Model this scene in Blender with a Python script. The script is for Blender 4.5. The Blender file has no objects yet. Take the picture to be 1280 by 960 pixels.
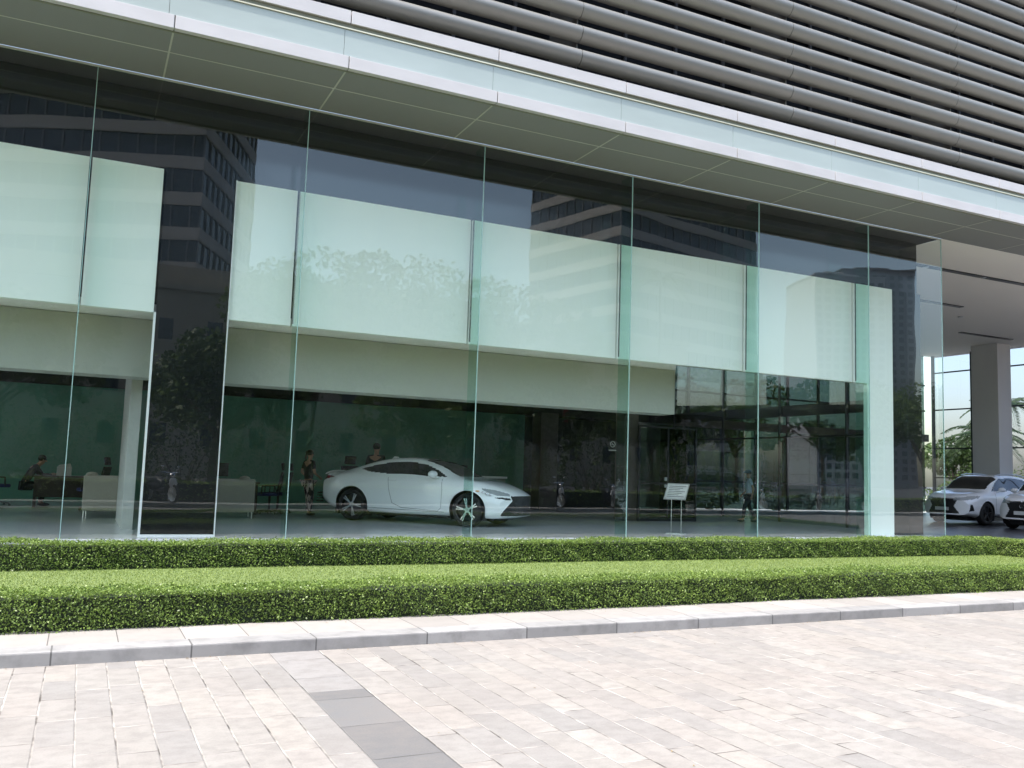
import bpy, bmesh, math, random
import numpy as np
from mathutils import Vector, Matrix
random.seed(7); rng = np.random.default_rng(7)
S = bpy.context.scene
COL = S.collection
R = math.radians

# ------------------------------------------------------------------ camera
CAM = Vector((0, -14.88, 1.2))
yaw, pitch, roll = .44796569, .09919077, .03275725
fw = Vector((math.sin(yaw)*math.cos(pitch), math.cos(yaw)*math.cos(pitch), math.sin(pitch)))
r0 = Vector((math.cos(yaw), -math.sin(yaw), 0)); u0 = r0.cross(fw)
rt = math.cos(roll)*r0 + math.sin(roll)*u0
up = -math.sin(roll)*r0 + math.cos(roll)*u0
cd = bpy.data.cameras.new('camera'); cam = bpy.data.objects.new('camera', cd); COL.objects.link(cam)
cd.sensor_width = 36; cd.lens = 1107.8/1280*36; cd.clip_end = 3000; cd.clip_start = .05
M = Matrix((rt, up, -fw)).transposed().to_4x4(); M.translation = CAM
cam.matrix_world = M
S.camera = cam

# ------------------------------------------------------------------ world, sun, exposure
SUN_EL, SUN_AZ = 66.0, 247.0          # azimuth clockwise from +Y: high sun from the left, a little in front of the facade
W = bpy.data.worlds.new('World'); S.world = W; W.use_nodes = True
nt = W.node_tree; bg = nt.nodes['Background']
sky = nt.nodes.new('ShaderNodeTexSky'); sky.sky_type = 'NISHITA'; sky.sun_disc = False
sky.sun_elevation = R(SUN_EL); sky.sun_rotation = R(SUN_AZ); sky.dust_density = 3.5; sky.air_density = 1.2
nt.links.new(sky.outputs[0], bg.inputs[0]); bg.inputs[1].default_value = .15
sl = bpy.data.lights.new('sun', 'SUN'); sl.energy = 2.0; sl.angle = R(.53); sl.color = (1, .955, .88)
so = bpy.data.objects.new('sun', sl); COL.objects.link(so)
sd = Vector((math.cos(R(SUN_EL))*math.sin(R(SUN_AZ)), math.cos(R(SUN_EL))*math.cos(R(SUN_AZ)), math.sin(R(SUN_EL))))
so.rotation_euler = sd.to_track_quat('Z', 'Y').to_euler(); so.location = (-20, -20, 40)
S.view_settings.view_transform = 'Standard'; S.view_settings.look = 'None'
S.view_settings.exposure = 1.74; S.view_settings.gamma = 1
S.render.engine = 'CYCLES'
S.cycles.max_bounces = 10; S.cycles.transparent_max_bounces = 24; S.cycles.diffuse_bounces = 4; S.cycles.glossy_bounces = 5
S.cycles.caustics_reflective = False; S.cycles.caustics_refractive = False
S.cycles.sample_clamp_indirect = 6

# ------------------------------------------------------------------ node helpers
def newmat(name):
    m = bpy.data.materials.new(name); m.use_nodes = True
    return m, m.node_tree, m.node_tree.nodes['Principled BSDF']
def link(t, a, b): t.links.new(a, b)
def node(t, kind, **kw):
    n = t.nodes.new(kind)
    for k, v in kw.items(): setattr(n, k, v)
    return n
def mth(t, op, a, b=None, c=None):
    n = t.nodes.new('ShaderNodeMath'); n.operation = op
    for i, v in enumerate((a, b, c)):
        if v is None: continue
        if isinstance(v, (int, float)): n.inputs[i].default_value = v
        else: t.links.new(v, n.inputs[i])
    return n.outputs[0]
def mixc(t, fac, a, b, blend='MIX'):
    n = t.nodes.new('ShaderNodeMix'); n.data_type = 'RGBA'; n.blend_type = blend
    for i, v in ((0, fac), (6, a), (7, b)):
        if isinstance(v, (int, float)): n.inputs[i].default_value = v
        elif isinstance(v, tuple): n.inputs[i].default_value = (*v[:3], 1)
        else: t.links.new(v, n.inputs[i])
    return n.outputs[2]
def noise(t, scale, detail=3, vec=None, rough=.5):
    n = t.nodes.new('ShaderNodeTexNoise'); n.inputs['Scale'].default_value = scale
    n.inputs['Detail'].default_value = detail; n.inputs['Roughness'].default_value = rough
    if vec is not None: t.links.new(vec, n.inputs['Vector'])
    return n.outputs['Fac']
def ramp(t, fac, lo, hi):
    n = t.nodes.new('ShaderNodeMapRange'); n.clamp = True
    n.inputs[1].default_value = lo; n.inputs[2].default_value = hi
    t.links.new(fac, n.inputs[0]); return n.outputs[0]
def simple(name, col, rough=.5, metal=0, var=.12, scale=6, bump=0, coat=0, spec=.5, stretch=None):
    m, t, p = newmat(name)
    tc = node(t, 'ShaderNodeTexCoord'); v = tc.outputs['Object']
    if stretch:
        mp = node(t, 'ShaderNodeMapping'); mp.inputs['Scale'].default_value = stretch
        link(t, v, mp.inputs['Vector']); v = mp.outputs[0]
    n = noise(t, scale, 4, v)
    c = mixc(t, n, tuple(x*(1-var) for x in col), tuple(min(1, x*(1+var)) for x in col))
    link(t, c, p.inputs['Base Color'])
    p.inputs['Roughness'].default_value = rough; p.inputs['Metallic'].default_value = metal
    p.inputs['Specular IOR Level'].default_value = spec
    if coat: p.inputs['Coat Weight'].default_value = coat; p.inputs['Coat Roughness'].default_value = .04
    if bump:
        b = node(t, 'ShaderNodeBump'); b.inputs['Strength'].default_value = bump; b.inputs['Distance'].default_value = .01
        link(t, noise(t, scale*8, 3, v), b.inputs['Height']); link(t, b.outputs[0], p.inputs['Normal'])
    return m
def glassmat(name, tint, ior=1.5, wavy=True, boost=0.0, rough=0.0):
    m, t, p = newmat(name)
    t.nodes.remove(p); out = t.nodes['Material Output']
    tr = node(t, 'ShaderNodeBsdfTransparent'); tr.inputs[0].default_value = (*tint, 1)
    gl = node(t, 'ShaderNodeBsdfGlossy'); gl.inputs['Roughness'].default_value = rough
    gl.inputs[0].default_value = (.96, 1, .99, 1)
    fr = node(t, 'ShaderNodeFresnel'); fr.inputs[0].default_value = ior
    f = mth(t, 'MULTIPLY', fr.outputs[0], boost)   # both faces of the pane counted together
    geo = node(t, 'ShaderNodeNewGeometry')
    f = mth(t, 'MULTIPLY', f, mth(t, 'SUBTRACT', 1.0, geo.outputs['Backfacing'])) # light leaving the slab: counted at the entry face
    mx = node(t, 'ShaderNodeMixShader'); link(t, f, mx.inputs[0]); link(t, tr.outputs[0], mx.inputs[1]); link(t, gl.outputs[0], mx.inputs[2])
    if wavy:
        tc = node(t, 'ShaderNodeTexCoord')
        b = node(t, 'ShaderNodeBump'); b.inputs['Strength'].default_value = 1; b.inputs['Distance'].default_value = .0022
        link(t, noise(t, .55, 1, tc.outputs['Object']), b.inputs['Height']); link(t, b.outputs[0], gl.inputs['Normal'])
    link(t, mx.outputs[0], out.inputs[0])
    return m

# ------------------------------------------------------------------ geometry helpers
def link_obj(name, me, mat=None, parent=None, smooth=False):
    o = bpy.data.objects.new(name, me); COL.objects.link(o)
    if mat is not None:
        for m in (mat if isinstance(mat, (list, tuple)) else [mat]): me.materials.append(m)
    if parent is not None: o.parent = parent
    if smooth: me.polygons.foreach_set('use_smooth', [True]*len(me.polygons))
    return o
class MB:
    """collects faces; build() links ONE mesh object"""
    def __init__(s): s.v = []; s.f = []
    def add(s, v, f):
        k = len(s.v); s.v += [tuple(p) for p in v]; s.f += [tuple(i+k for i in q) for q in f]; return s
    def box(s, x0, x1, y0, y1, z0, z1):
        v = [(x, y, z) for z in (z0, z1) for y in (y0, y1) for x in (x0, x1)]
        return s.add(v, [(0,2,3,1), (4,5,7,6), (0,1,5,4), (2,6,7,3), (0,4,6,2), (1,3,7,5)])
    def bar(s, a, b, w, h=None, upv=(0,0,1)):
        a, b = Vector(a), Vector(b); d = (b-a).normalized(); h = h or w
        u = Vector(upv); 
        if abs(d.dot(u)) > .95: u = Vector((1,0,0))
        x = d.cross(u).normalized(); y = x.cross(d).normalized(); v = []
        for p in (a, b):
            for sx, sy in ((-1,-1), (1,-1), (1,1), (-1,1)): v.append(p + x*sx*w/2 + y*sy*h/2)
        return s.add(v, [(3,2,1,0), (4,5,6,7), (0,1,5,4), (1,2,6,5), (2,3,7,6), (3,0,4,7)])
    def tube(s, pts, rad, n=8, closed=False):
        pts = [Vector(p) for p in pts]; rad = rad if isinstance(rad, (list, tuple)) else [rad]*len(pts)
        v = []; f = []; N = len(pts)
        for i, p in enumerate(pts):
            a = pts[(i-1) % N] if closed else pts[max(i-1, 0)]; b = pts[(i+1) % N] if closed else pts[min(i+1, N-1)]
            d = (b-a).normalized(); u = Vector((0,0,1)) if abs(d.z) < .9 else Vector((1,0,0))
            x = d.cross(u).normalized(); y = x.cross(d)
            for k in range(n):
                t = 2*math.pi*k/n; v.append(p + rad[i]*(x*math.cos(t) + y*math.sin(t)))
        for i in range(N if closed else N-1):
            j = (i+1) % N
            for k in range(n): f.append((i*n+k, i*n+(k+1) % n, j*n+(k+1) % n, j*n+k))
        if not closed: f.append(tuple(range(n))[::-1]); f.append(tuple((N-1)*n+k for k in range(n)))
        return s.add(v, f)
    def lathe(s, prof, c, axis='z', n=24):
        """prof: [(r, h)] closed by caps"""
        v = []; f = []; m = len(prof)
        for k in range(n):
            t = 2*math.pi*k/n
            for r, h in prof:
                a, b = r*math.cos(t), r*math.sin(t)
                p = {'z': (a, b, h), 'y': (a, h, b), 'x': (h, a, b)}[axis]
                v.append((p[0]+c[0], p[1]+c[1], p[2]+c[2]))
        for k in range(n):
            j = (k+1) % n
            for i in range(m-1): f.append((k*m+i, j*m+i, j*m+i+1, k*m+i+1))
        return s.add(v, f)
    def prism(s, poly, y0, y1, plane='xz'):
        n = len(poly); v = []
        for y in (y0, y1):
            for a, b in poly: v.append({'xz': (a, y, b), 'xy': (a, b, y), 'yz': (y, a, b)}[plane])
        f = [tuple(range(n)), tuple(range(2*n-1, n-1, -1))]
        for i in range(n): j = (i+1) % n; f.append((i, n+i, n+j, j))
        return s.add(v, f)
    def ell(s, c, r, n=14, m=9):
        v = []; f = []
        for i in range(m+1):
            ph = math.pi*i/m
            for k in range(n):
                t = 2*math.pi*k/n; v.append((c[0]+r[0]*math.sin(ph)*math.cos(t), c[1]+r[1]*math.sin(ph)*math.sin(t), c[2]+r[2]*math.cos(ph)))
        for i in range(m):
            for k in range(n): f.append((i*n+k, (i+1)*n+k, (i+1)*n+(k+1) % n, i*n+(k+1) % n))
        return s.add(v, f)
    def xf(s, mat):
        s.v = [tuple(mat @ Vector(p)) for p in s.v]; return s
    def build(s, name, mat, parent=None, smooth=False, bevel=0, angle=35):
        me = bpy.data.meshes.new(name); me.from_pydata(s.v, [], s.f)
        bm = bmesh.new(); bm.from_mesh(me)
        bmesh.ops.remove_doubles(bm, verts=bm.verts, dist=1e-5)
        bmesh.ops.recalc_face_normals(bm, faces=bm.faces)
        if bevel: bmesh.ops.bevel(bm, geom=[e for e in bm.edges if len(e.link_faces) == 2 and e.calc_face_angle(0) > .5], offset=bevel, segments=2, affect='EDGES', profile=.6)
        if smooth:
            for f in bm.faces: f.smooth = True
            for e in bm.edges:
                if len(e.link_faces) == 2 and e.calc_face_angle(0) > R(angle): e.smooth = False
        bm.to_mesh(me); bm.free()
        return link_obj(name, me, mat, parent)
def empty(name, loc=(0,0,0), rz=0):
    o = bpy.data.objects.new(name, None); COL.objects.link(o); o.location = loc; o.rotation_euler = (0,0,rz); o.empty_display_size = .3
    return o
def tag(o, label=None, cat=None, group=None, kind=None):
    if label: o['label'] = label
    if cat: o['category'] = cat
    if group: o['group'] = group
    if kind: o['kind'] = kind
    return o
def kids(o): return [c for c in bpy.data.objects if c.parent == o]
def copy_tree(o, parent=None):
    c = o.copy(); COL.objects.link(c)
    if parent is not None: c.parent = parent
    for ch in kids(o): copy_tree(ch, c)
    return c
def quads(name, C, U, V, mat, parent=None):
    """many separate quads: centres C, half vectors U, V"""
    n = len(C); P = np.empty((n, 4, 3), np.float32)
    P[:,0] = C-U; P[:,1] = C-V*.9+U*.1; P[:,2] = C+U; P[:,3] = C+V*.9+U*.1
    me = bpy.data.meshes.new(name); me.vertices.add(4*n); me.vertices.foreach_set('co', P.ravel())
    me.loops.add(4*n); me.loops.foreach_set('vertex_index', np.arange(4*n, dtype=np.int32))
    me.polygons.add(n); me.polygons.foreach_set('loop_start', np.arange(0, 4*n, 4, dtype=np.int32))
    me.update(calc_edges=True); me.validate()
    return link_obj(name, me, mat, parent)
def rand_unit(n):
    v = rng.normal(size=(n, 3)); return v/np.linalg.norm(v, axis=1)[:,None]
def leafquads(name, C, size, mat, parent=None, nrm=None, spread=1.0, aspect=.6):
    n = len(C); N = rand_unit(n)*spread
    if nrm is not None: N = N + nrm
    N /= np.linalg.norm(N, axis=1)[:,None]+1e-9
    A = np.cross(N, rand_unit(n)); A /= np.linalg.norm(A, axis=1)[:,None]+1e-9
    B = np.cross(N, A); s = (size*(.6+.8*rng.random(n)))[:,None]
    return quads(name, C, A*s, B*s*aspect, mat, parent)

# ------------------------------------------------------------------ materials
def leafmat(name, a, b, rough=.45, trans=.35):
    m, t, p = newmat(name)
    geo = node(t, 'ShaderNodeNewGeometry'); tc = node(t, 'ShaderNodeTexCoord')
    f = mth(t, 'ADD', mth(t, 'MULTIPLY', geo.outputs['Random Per Island'], .7), mth(t, 'MULTIPLY', noise(t, 1.3, 3, tc.outputs['Object']), .45))
    c = mixc(t, f, a, b); link(t, c, p.inputs['Base Color']); p.inputs['Roughness'].default_value = rough
    p.inputs['Specular IOR Level'].default_value = .35
    tl = node(t, 'ShaderNodeBsdfTranslucent'); link(t, c, tl.inputs[0])
    mx = node(t, 'ShaderNodeMixShader'); mx.inputs[0].default_value = trans
    link(t, p.outputs[0], mx.inputs[1]); link(t, tl.outputs[0], mx.inputs[2]); link(t, mx.outputs[0], t.nodes['Material Output'].inputs[0])
    return m
def paver_mat():
    m, t, p = newmat('stone_pavers')
    geo = node(t, 'ShaderNodeNewGeometry'); sx = node(t, 'ShaderNodeSeparateXYZ'); link(t, geo.outputs['Position'], sx.inputs[0])
    X, Y = sx.outputs[0], sx.outputs[1]
    # slightly irregular columns of stones running away from the kerb
    u = mth(t, 'DIVIDE', mth(t, 'ADD', X, 20.12), .198)
    # left of the grey band narrow courses, right of it courses of two widths
    uc = mth(t, 'FLOOR', u); uf = mth(t, 'FRACT', u)
    wn = node(t, 'ShaderNodeTexWhiteNoise', noise_dimensions='1D'); link(t, uc, wn.inputs['W'])
    L = mth(t, 'ADD', .48, mth(t, 'MULTIPLY', wn.outputs[0], .28))
    wn2 = node(t, 'ShaderNodeTexWhiteNoise', noise_dimensions='1D'); link(t, mth(t, 'ADD', uc, 37.3), wn2.inputs['W'])
    v = mth(t, 'DIVIDE', mth(t, 'ADD', mth(t, 'ADD', Y, 50), mth(t, 'MULTIPLY', wn2.outputs[0], 3)), L)
    vc = mth(t, 'FLOOR', v); vf = mth(t, 'FRACT', v)
    # some neighbouring stones are one wide stone: merge pairs of courses
    pair = mth(t, 'FLOOR', mth(t, 'DIVIDE', uc, 2))
    cid = node(t, 'ShaderNodeCombineXYZ'); link(t, uc, cid.inputs[0]); link(t, vc, cid.inputs[1])
    w3 = node(t, 'ShaderNodeTexWhiteNoise', noise_dimensions='3D'); link(t, cid.outputs[0], w3.inputs['Vector'])
    rnd = w3.outputs[0]; sc = node(t, 'ShaderNodeSeparateColor'); link(t, w3.outputs['Color'], sc.inputs[0])
    cr = node(t, 'ShaderNodeValToRGB'); e = cr.color_ramp
    e.elements[0].position = 0; e.elements[0].color = (.225, .218, .208, 1)
    e.elements[1].position = 1; e.elements[1].color = (.305, .292, .272, 1)
    for pos, c in ((.12, (.245, .236, .225)), (.35, (.262, .250, .232)), (.55, (.268, .256, .240)), (.78, (.282, .264, .244)), (.93, (.287, .270, .246))):
        q = e.elements.new(pos); q.color = (*c, 1)
    link(t, rnd, cr.inputs[0])
    col = cr.outputs[0]
    # the grey granite band
    inb = mth(t, 'MULTIPLY', mth(t, 'GREATER_THAN', X, 1.46), mth(t, 'LESS_THAN', X, 1.855))
    far = mth(t, 'GREATER_THAN', Y, -8.86)
    rowb = mth(t, 'FRACT', mth(t, 'DIVIDE', mth(t, 'ADD', Y, 50.0), .62))
    rowid = node(t, 'ShaderNodeTexWhiteNoise', noise_dimensions='1D'); link(t, mth(t, 'FLOOR', mth(t, 'DIVIDE', mth(t, 'ADD', Y, 50.0), .62)), rowid.inputs['W'])
    gb = mixc(t, rowid.outputs[0], (.125, .126, .128), (.155, .156, .157))
    gl = mixc(t, rowid.outputs[0], (.235, .23, .225), (.28, .272, .267))
    col = mixc(t, inb, col, mixc(t, far, gb, gl))
    # stone veins and dirt
    pos = geo.outputs['Position']
    st = node(t, 'ShaderNodeMapping'); st.inputs['Scale'].default_value = (1, 1.35, 1); link(t, pos, st.inputs[0])
    vn = noise(t, 9, 8, st.outputs[0], .65)
    col = mixc(t, mth(t, 'MULTIPLY', ramp(t, vn, .42, .64), .44), col, (.16, .152, .145), 'MIX')
    big = noise(t, .9, 4, pos)
    col = mixc(t, mth(t, 'MULTIPLY', ramp(t, big, .42, .70), .34), col, (.20, .18, .165))
    fine = noise(t, 90, 3, pos)
    col = mixc(t, ramp(t, fine, .3, .8), mixc(t, .88, (0,0,0), col), col)
    # joints: width varies, partly filled with pale dust
    wd = mth(t, 'MULTIPLY', ramp(t, noise(t, 2.3, 3, pos), .38, .62), .0055)
    du = mth(t, 'MULTIPLY', mth(t, 'MINIMUM', uf, mth(t, 'SUBTRACT', 1, uf)), .198)
    dv = mth(t, 'MULTIPLY', mth(t, 'MINIMUM', vf, mth(t, 'SUBTRACT', 1, vf)), L)
    dvb = mth(t, 'MULTIPLY', mth(t, 'MINIMUM', rowb, mth(t, 'SUBTRACT', 1, rowb)), .62)
    dxb = mth(t, 'MINIMUM', mth(t, 'ABSOLUTE', mth(t, 'SUBTRACT', X, 1.46)), mth(t, 'ABSOLUTE', mth(t, 'SUBTRACT', X, 1.855)))
    d_out = mth(t, 'MINIMUM', du, dv); d_in = mth(t, 'MINIMUM', dvb, dxb)
    d = mth(t, 'ADD', mth(t, 'MULTIPLY', d_in, inb), mth(t, 'MULTIPLY', d_out, mth(t, 'SUBTRACT', 1, inb)))
    jm = mth(t, 'LESS_THAN', d, mth(t, 'ADD', wd, .0004))
    jcol = mixc(t, ramp(t, noise(t, 5, 2, pos), .35, .65), (.08, .072, .065), (.40, .375, .345))
    jcol = mixc(t, inb, jcol, (.07, .068, .066))
    col = mixc(t, jm, col, jcol)
    link(t, col, p.inputs['Base Color']); p.inputs['Roughness'].default_value = .78; p.inputs['Specular IOR Level'].default_value = .3
    b = node(t, 'ShaderNodeBump'); b.inputs['Strength'].default_value = .6; b.inputs['Distance'].default_value = .006
    h = mth(t, 'ADD', mth(t, 'MULTIPLY', vn, .5), mth(t, 'MULTIPLY', ramp(t, d, 0, .008), 1.0))
    h = mth(t, 'ADD', h, mth(t, 'MULTIPLY', sc.outputs[2], .5))
    link(t, h, b.inputs['Height']); link(t, b.outputs[0], p.inputs['Normal'])
    return m
def slab_mat(name, base, lx, ly, joint=.004, vein=.25, rough=.7):
    m, t, p = newmat(name)
    geo = node(t, 'ShaderNodeNewGeometry'); sx = node(t, 'ShaderNodeSeparateXYZ'); link(t, geo.outputs['Position'], sx.inputs[0])
    u = mth(t, 'DIVIDE', mth(t, 'ADD', sx.outputs[0], 40-.34 if lx > .9 else 40.31), lx); v = mth(t, 'DIVIDE', mth(t, 'ADD', sx.outputs[1], 40.0), ly)
    cid = node(t, 'ShaderNodeCombineXYZ'); link(t, mth(t, 'FLOOR', u), cid.inputs[0]); link(t, mth(t, 'FLOOR', v), cid.inputs[1])
    w = node(t, 'ShaderNodeTexWhiteNoise', noise_dimensions='3D'); link(t, cid.outputs[0], w.inputs['Vector'])
    c = mixc(t, w.outputs[0], tuple(x*.86 for x in base), tuple(x*1.1 for x in base))
    vn = noise(t, 5, 8, geo.outputs['Position'], .65)
    c = mixc(t, mth(t, 'MULTIPLY', ramp(t, vn, .45, .7), vein), c, tuple(x*.5 for x in base))
    uf = mth(t, 'FRACT', u); vf = mth(t, 'FRACT', v)
    d = mth(t, 'MINIMUM', mth(t, 'MULTIPLY', mth(t, 'MINIMUM', uf, mth(t, 'SUBTRACT', 1, uf)), lx), mth(t, 'MULTIPLY', mth(t, 'MINIMUM', vf, mth(t, 'SUBTRACT', 1, vf)), ly))
    c = mixc(t, mth(t, 'LESS_THAN', d, joint), c, tuple(x*.35 for x in base))
    link(t, c, p.inputs['Base Color']); p.inputs['Roughness'].default_value = rough
    b = node(t, 'ShaderNodeBump'); b.inputs['Strength'].default_value = .4; b.inputs['Distance'].default_value = .004
    link(t, vn, b.inputs['Height']); link(t, b.outputs[0], p.inputs['Normal'])
    return m
M_paver = paver_mat()
M_pave = slab_mat('pavement_slabs', (.285, .27, .255), .49, 1.3)
M_kerb = slab_mat('kerb_granite', (.27, .267, .265), .965, 50, .006, .6)
M_soil = simple('soil', (.05, .04, .025), .9, var=.3)
M_grassbase = simple('lawn_ground', (.12, .17, .05), .8, var=.3, scale=14, bump=.8)
M_grass = leafmat('grass_blades', (.12, .185, .04), (.29, .36, .10), .5, .4)
M_hedge = leafmat('hedge_leaves', (.04, .085, .018), (.24, .34, .075), .38, .3)
M_hedge2 = leafmat('hedge_leaves_sunlit', (.07, .12, .025), (.27, .37, .09), .38, .3)  # lighter copy of the hedge green: sunlight put into the leaf colour
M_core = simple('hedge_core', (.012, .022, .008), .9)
M_leaf = leafmat('tree_leaves', (.018, .045, .010), (.075, .12, .025), .5, .25)
M_leaf2 = leafmat('tree_leaves_pale', (.03, .07, .012), (.13, .19, .04), .5, .3)
M_palm = leafmat('palm_leaves', (.02, .05, .015), (.07, .11, .03), .45, .25)
M_bark = simple('bark', (.10, .075, .05), .9, var=.35, scale=9, bump=.6)
M_asph = simple('asphalt', (.055, .055, .058), .85, var=.2, scale=30, bump=.3)
M_drive = simple('porch_paving', (.045, .045, .052), .28, var=.2, scale=3)
M_white = simple('white_fabric_wall', (.88, .925, .865), .85, var=.025, scale=1.2)
M_frame = simple('white_trim', (.82, .82, .82), .4, var=.03)
M_alu = simple('fascia_aluminium', (.50, .49, .495), .45, var=.14, scale=1.6, stretch=(.8, 1, 2))
M_frost = simple('frosted_glass', (.365, .425, .41), .25, var=.13, scale=1.1, stretch=(.6, 1, 2))
M_gold = simple('champagne_strip', (.75, .68, .48), .3, metal=.6)
M_olive = simple('shadow_gap_metal', (.17, .18, .13), .5)
M_soff = simple('soffit_panel', (.215, .225, .225), .62, var=.06, scale=.8)
M_joint = simple('joint_sealant', (.46, .47, .43), .7)
M_louv = simple('louvre_metal', (.245, .242, .222), .42, metal=.35, var=.10, scale=3, stretch=(.15, 1, 6))
M_black = simple('black_cladding', (.010, .011, .013), .12, var=.2)
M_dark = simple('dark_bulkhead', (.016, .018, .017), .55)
M_upglass = simple('upper_glazing', (.010, .011, .014), .5, spec=.2)
M_ceil = simple('ceiling_plaster', (.395, .405, .35), .85, var=.03, scale=1.5)
M_dceil = simple('dark_ceiling', (.06, .06, .058), .8)
M_porch = simple('porch_ceiling', (.80, .785, .75), .8, var=.03, scale=.6)
M_greenwall = simple('green_glass_wall', (.10, .27, .20), .3, var=.25, scale=.7)
M_wallgrey = simple('grey_plaster', (.45, .46, .42), .8, var=.05)
M_colbrown = simple('stone_column', (.12, .105, .09), .6, var=.15)
M_colgrey = simple('rendered_column', (.74, .725, .71), .75, var=.05, scale=1)
M_brown = simple('bronze_beam', (.085, .06, .045), .5)
M_mull = simple('dark_mullion', (.015, .016, .02), .4)
M_tile = simple('showroom_tile', (.74, .76, .75), .12, var=.05, scale=.7)
M_glass = glassmat('clear_glass', (.97, .998, .982), 1.52, True, 1.65)
M_fin = glassmat('fin_glass', (.78, .92, .88), 1.5, False, 1.5)
M_edge = simple('glass_edge', (.38, .58, .54), .2, var=.1)
M_rglass = glassmat('rear_glazing', (.24, .31, .29), 1.5, False, 1.5)
M_pglass = glassmat('porch_glazing', (.75, .765, .81), 1.5, False, 1.5)
M_paint = simple('pearl_white_paint', (.88, .90, .88), .28, var=.01, coat=1)
M_paint2 = simple('white_paint', (.80, .81, .83), .28, var=.01, coat=1)
M_cwin = simple('car_window', (.010, .012, .013), .05, var=.2, coat=.5)
M_tyre = simple('tyre_rubber', (.018, .018, .018), .75, bump=.2)
M_rim = simple('polished_rim', (.68, .69, .70), .22, metal=.85, var=.03)
M_rimdark = simple('dark_rim', (.03, .03, .032), .35, metal=.5)
M_blk = simple('black_plastic', (.014, .014, .015), .4)
M_chrome = simple('chrome', (.75, .75, .76), .12, metal=1, var=.02)
M_red = simple('red_lamp', (.30, .008, .008), .15, coat=1)
M_amber = simple('amber_lens', (.75, .30, .03), .15)
M_lamp = simple('lamp_glass', (.35, .37, .38), .08, coat=1)
M_seam = simple('panel_gap', (.10, .105, .10), .8)
M_skin = simple('skin', (.42, .24, .16), .55)
M_hair = simple('dark_hair', (.012, .010, .009), .5)
M_bshirt = simple('black_cloth', (.012, .012, .014), .85)
M_wshirt = simple('pale_cloth', (.55, .56, .68), .85)
M_dtrous = simple('dark_trousers', (.020, .025, .032), .85)
M_cap = simple('blue_cap', (.05, .16, .24), .8)
M_beige = simple('beige_upholstery', (.36, .335, .27), .8, var=.06, bump=.3)
M_desk = simple('dark_desk', (.03, .022, .018), .35)
M_mesh = simple('chair_mesh', (.012, .012, .016), .7)
M_blue = simple('navy_cushion', (.02, .025, .10), .8)
M_steel = simple('brushed_steel', (.55, .56, .56), .3, metal=.8)
M_paper = simple('printed_card', (.48, .50, .49), .5)
M_flag = simple('red_flag', (.45, .015, .01), .8)
M_conc = simple('beige_render', (.30, .265, .21), .85, var=.08, scale=.4)
M_twband = simple('tower_band', (.42, .39, .36), .7, var=.06)
M_twglass = simple('tower_glass', (.02, .035, .055), .1)
M_tw3 = simple('highrise_render', (.36, .37, .38), .8)
M_tw3w = simple('highrise_window', (.06, .075, .09), .3)
def pattern_cloth():
    m, t, p = newmat('patterned_cloth'); tc = node(t, 'ShaderNodeTexCoord')
    mp = node(t, 'ShaderNodeMapping'); mp.inputs['Scale'].default_value = (1, 1, .28); link(t, tc.outputs['Object'], mp.inputs[0])
    n = noise(t, 22, 2, mp.outputs[0]); link(t, mixc(t, ramp(t, n, .50, .54), (.50, .42, .38), (.03, .02, .03)), p.inputs['Base Color']); p.inputs['Roughness'].default_value = .9
    return m
M_patt = pattern_cloth()

# ------------------------------------------------------------------ the setting: ground
def sheet(name, x0, x1, y0, y1, z, mat):
    me = bpy.data.meshes.new(name); me.from_pydata([(x0,y0,z), (x1,y0,z), (x1,y1,z), (x0,y1,z)], [], [(0,1,2,3)])
    return tag(link_obj(name, me, mat), kind='structure')
sheet('ground', -900, 900, -900, 900, -.32, M_asph)
sheet('road', -60, 90, -15.9, -7.53, -.30, M_paver)
b = MB(); b.box(-40, 60, -7.53, -7.28, -.33, -.20); tag(b.build('kerb', M_kerb, bevel=.012), kind='structure')
b = MB(); b.box(-40, 60, -7.277, -6.3, -.33, -.204); tag(b.build('pavement', M_pave), kind='structure')
b = MB(); b.box(-40, 18.4, -6.5, -1.7, -.33, -.196); tag(b.build('lawn', M_grassbase), kind='structure')
b = MB(); b.box(-12, 18.9, -1.69, -.07, -.33, -.06); tag(b.build('bounce_strip', M_pave), kind='structure')  # pale strip added behind the hedge to bounce sun up to the panels
b = MB(); b.box(-12, 18.9, -.065, 14.6, -.33, 0.0); tag(b.build('floor', M_tile), kind='structure')
b = MB(); b.box(18.41, 60, -6.29, -1.7, -.33, -.198); tag(b.build('bounce_paving', M_pave), kind='structure')  # light paving added before the porch to bounce sun onto its ceiling
b = MB(); b.box(18.905, 60, -1.69, 14.6, -.33, -.05); tag(b.build('driveway', M_drive), kind='structure')
sheet('garden', -60, 160, 14.7, 75, -.28, simple('garden_ground', (.34, .33, .30), .9, var=.2, scale=.5))
b = MB(); b.box(-60, 90, -30, -16.6, -.33, -.18); tag(b.build('promenade', simple('promenade_concrete', (.30, .29, .275), .85, var=.1, scale=2)), kind='structure')

# grass blades
n = 150000
gx = rng.uniform(-9, 18.5, n); gy = rng.uniform(-6.3, -2.2, n)
C = np.stack([gx, gy, np.full(n, -.190)], 1)
hgt = rng.uniform(.008, .018, n)
V_ = np.zeros((n,3)); V_[:,2] = hgt; V_[:,0] = rng.normal(0, .008, n); V_[:,1] = rng.normal(0, .008, n)
ang = rng.uniform(0, math.pi, n); U_ = np.stack([np.cos(ang)*.0045, np.sin(ang)*.0045, np.zeros(n)], 1)
tag(quads('grass', C, V_, U_, M_grass), 'mown green lawn strip between the two clipped hedges', 'grass', kind='stuff')

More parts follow.
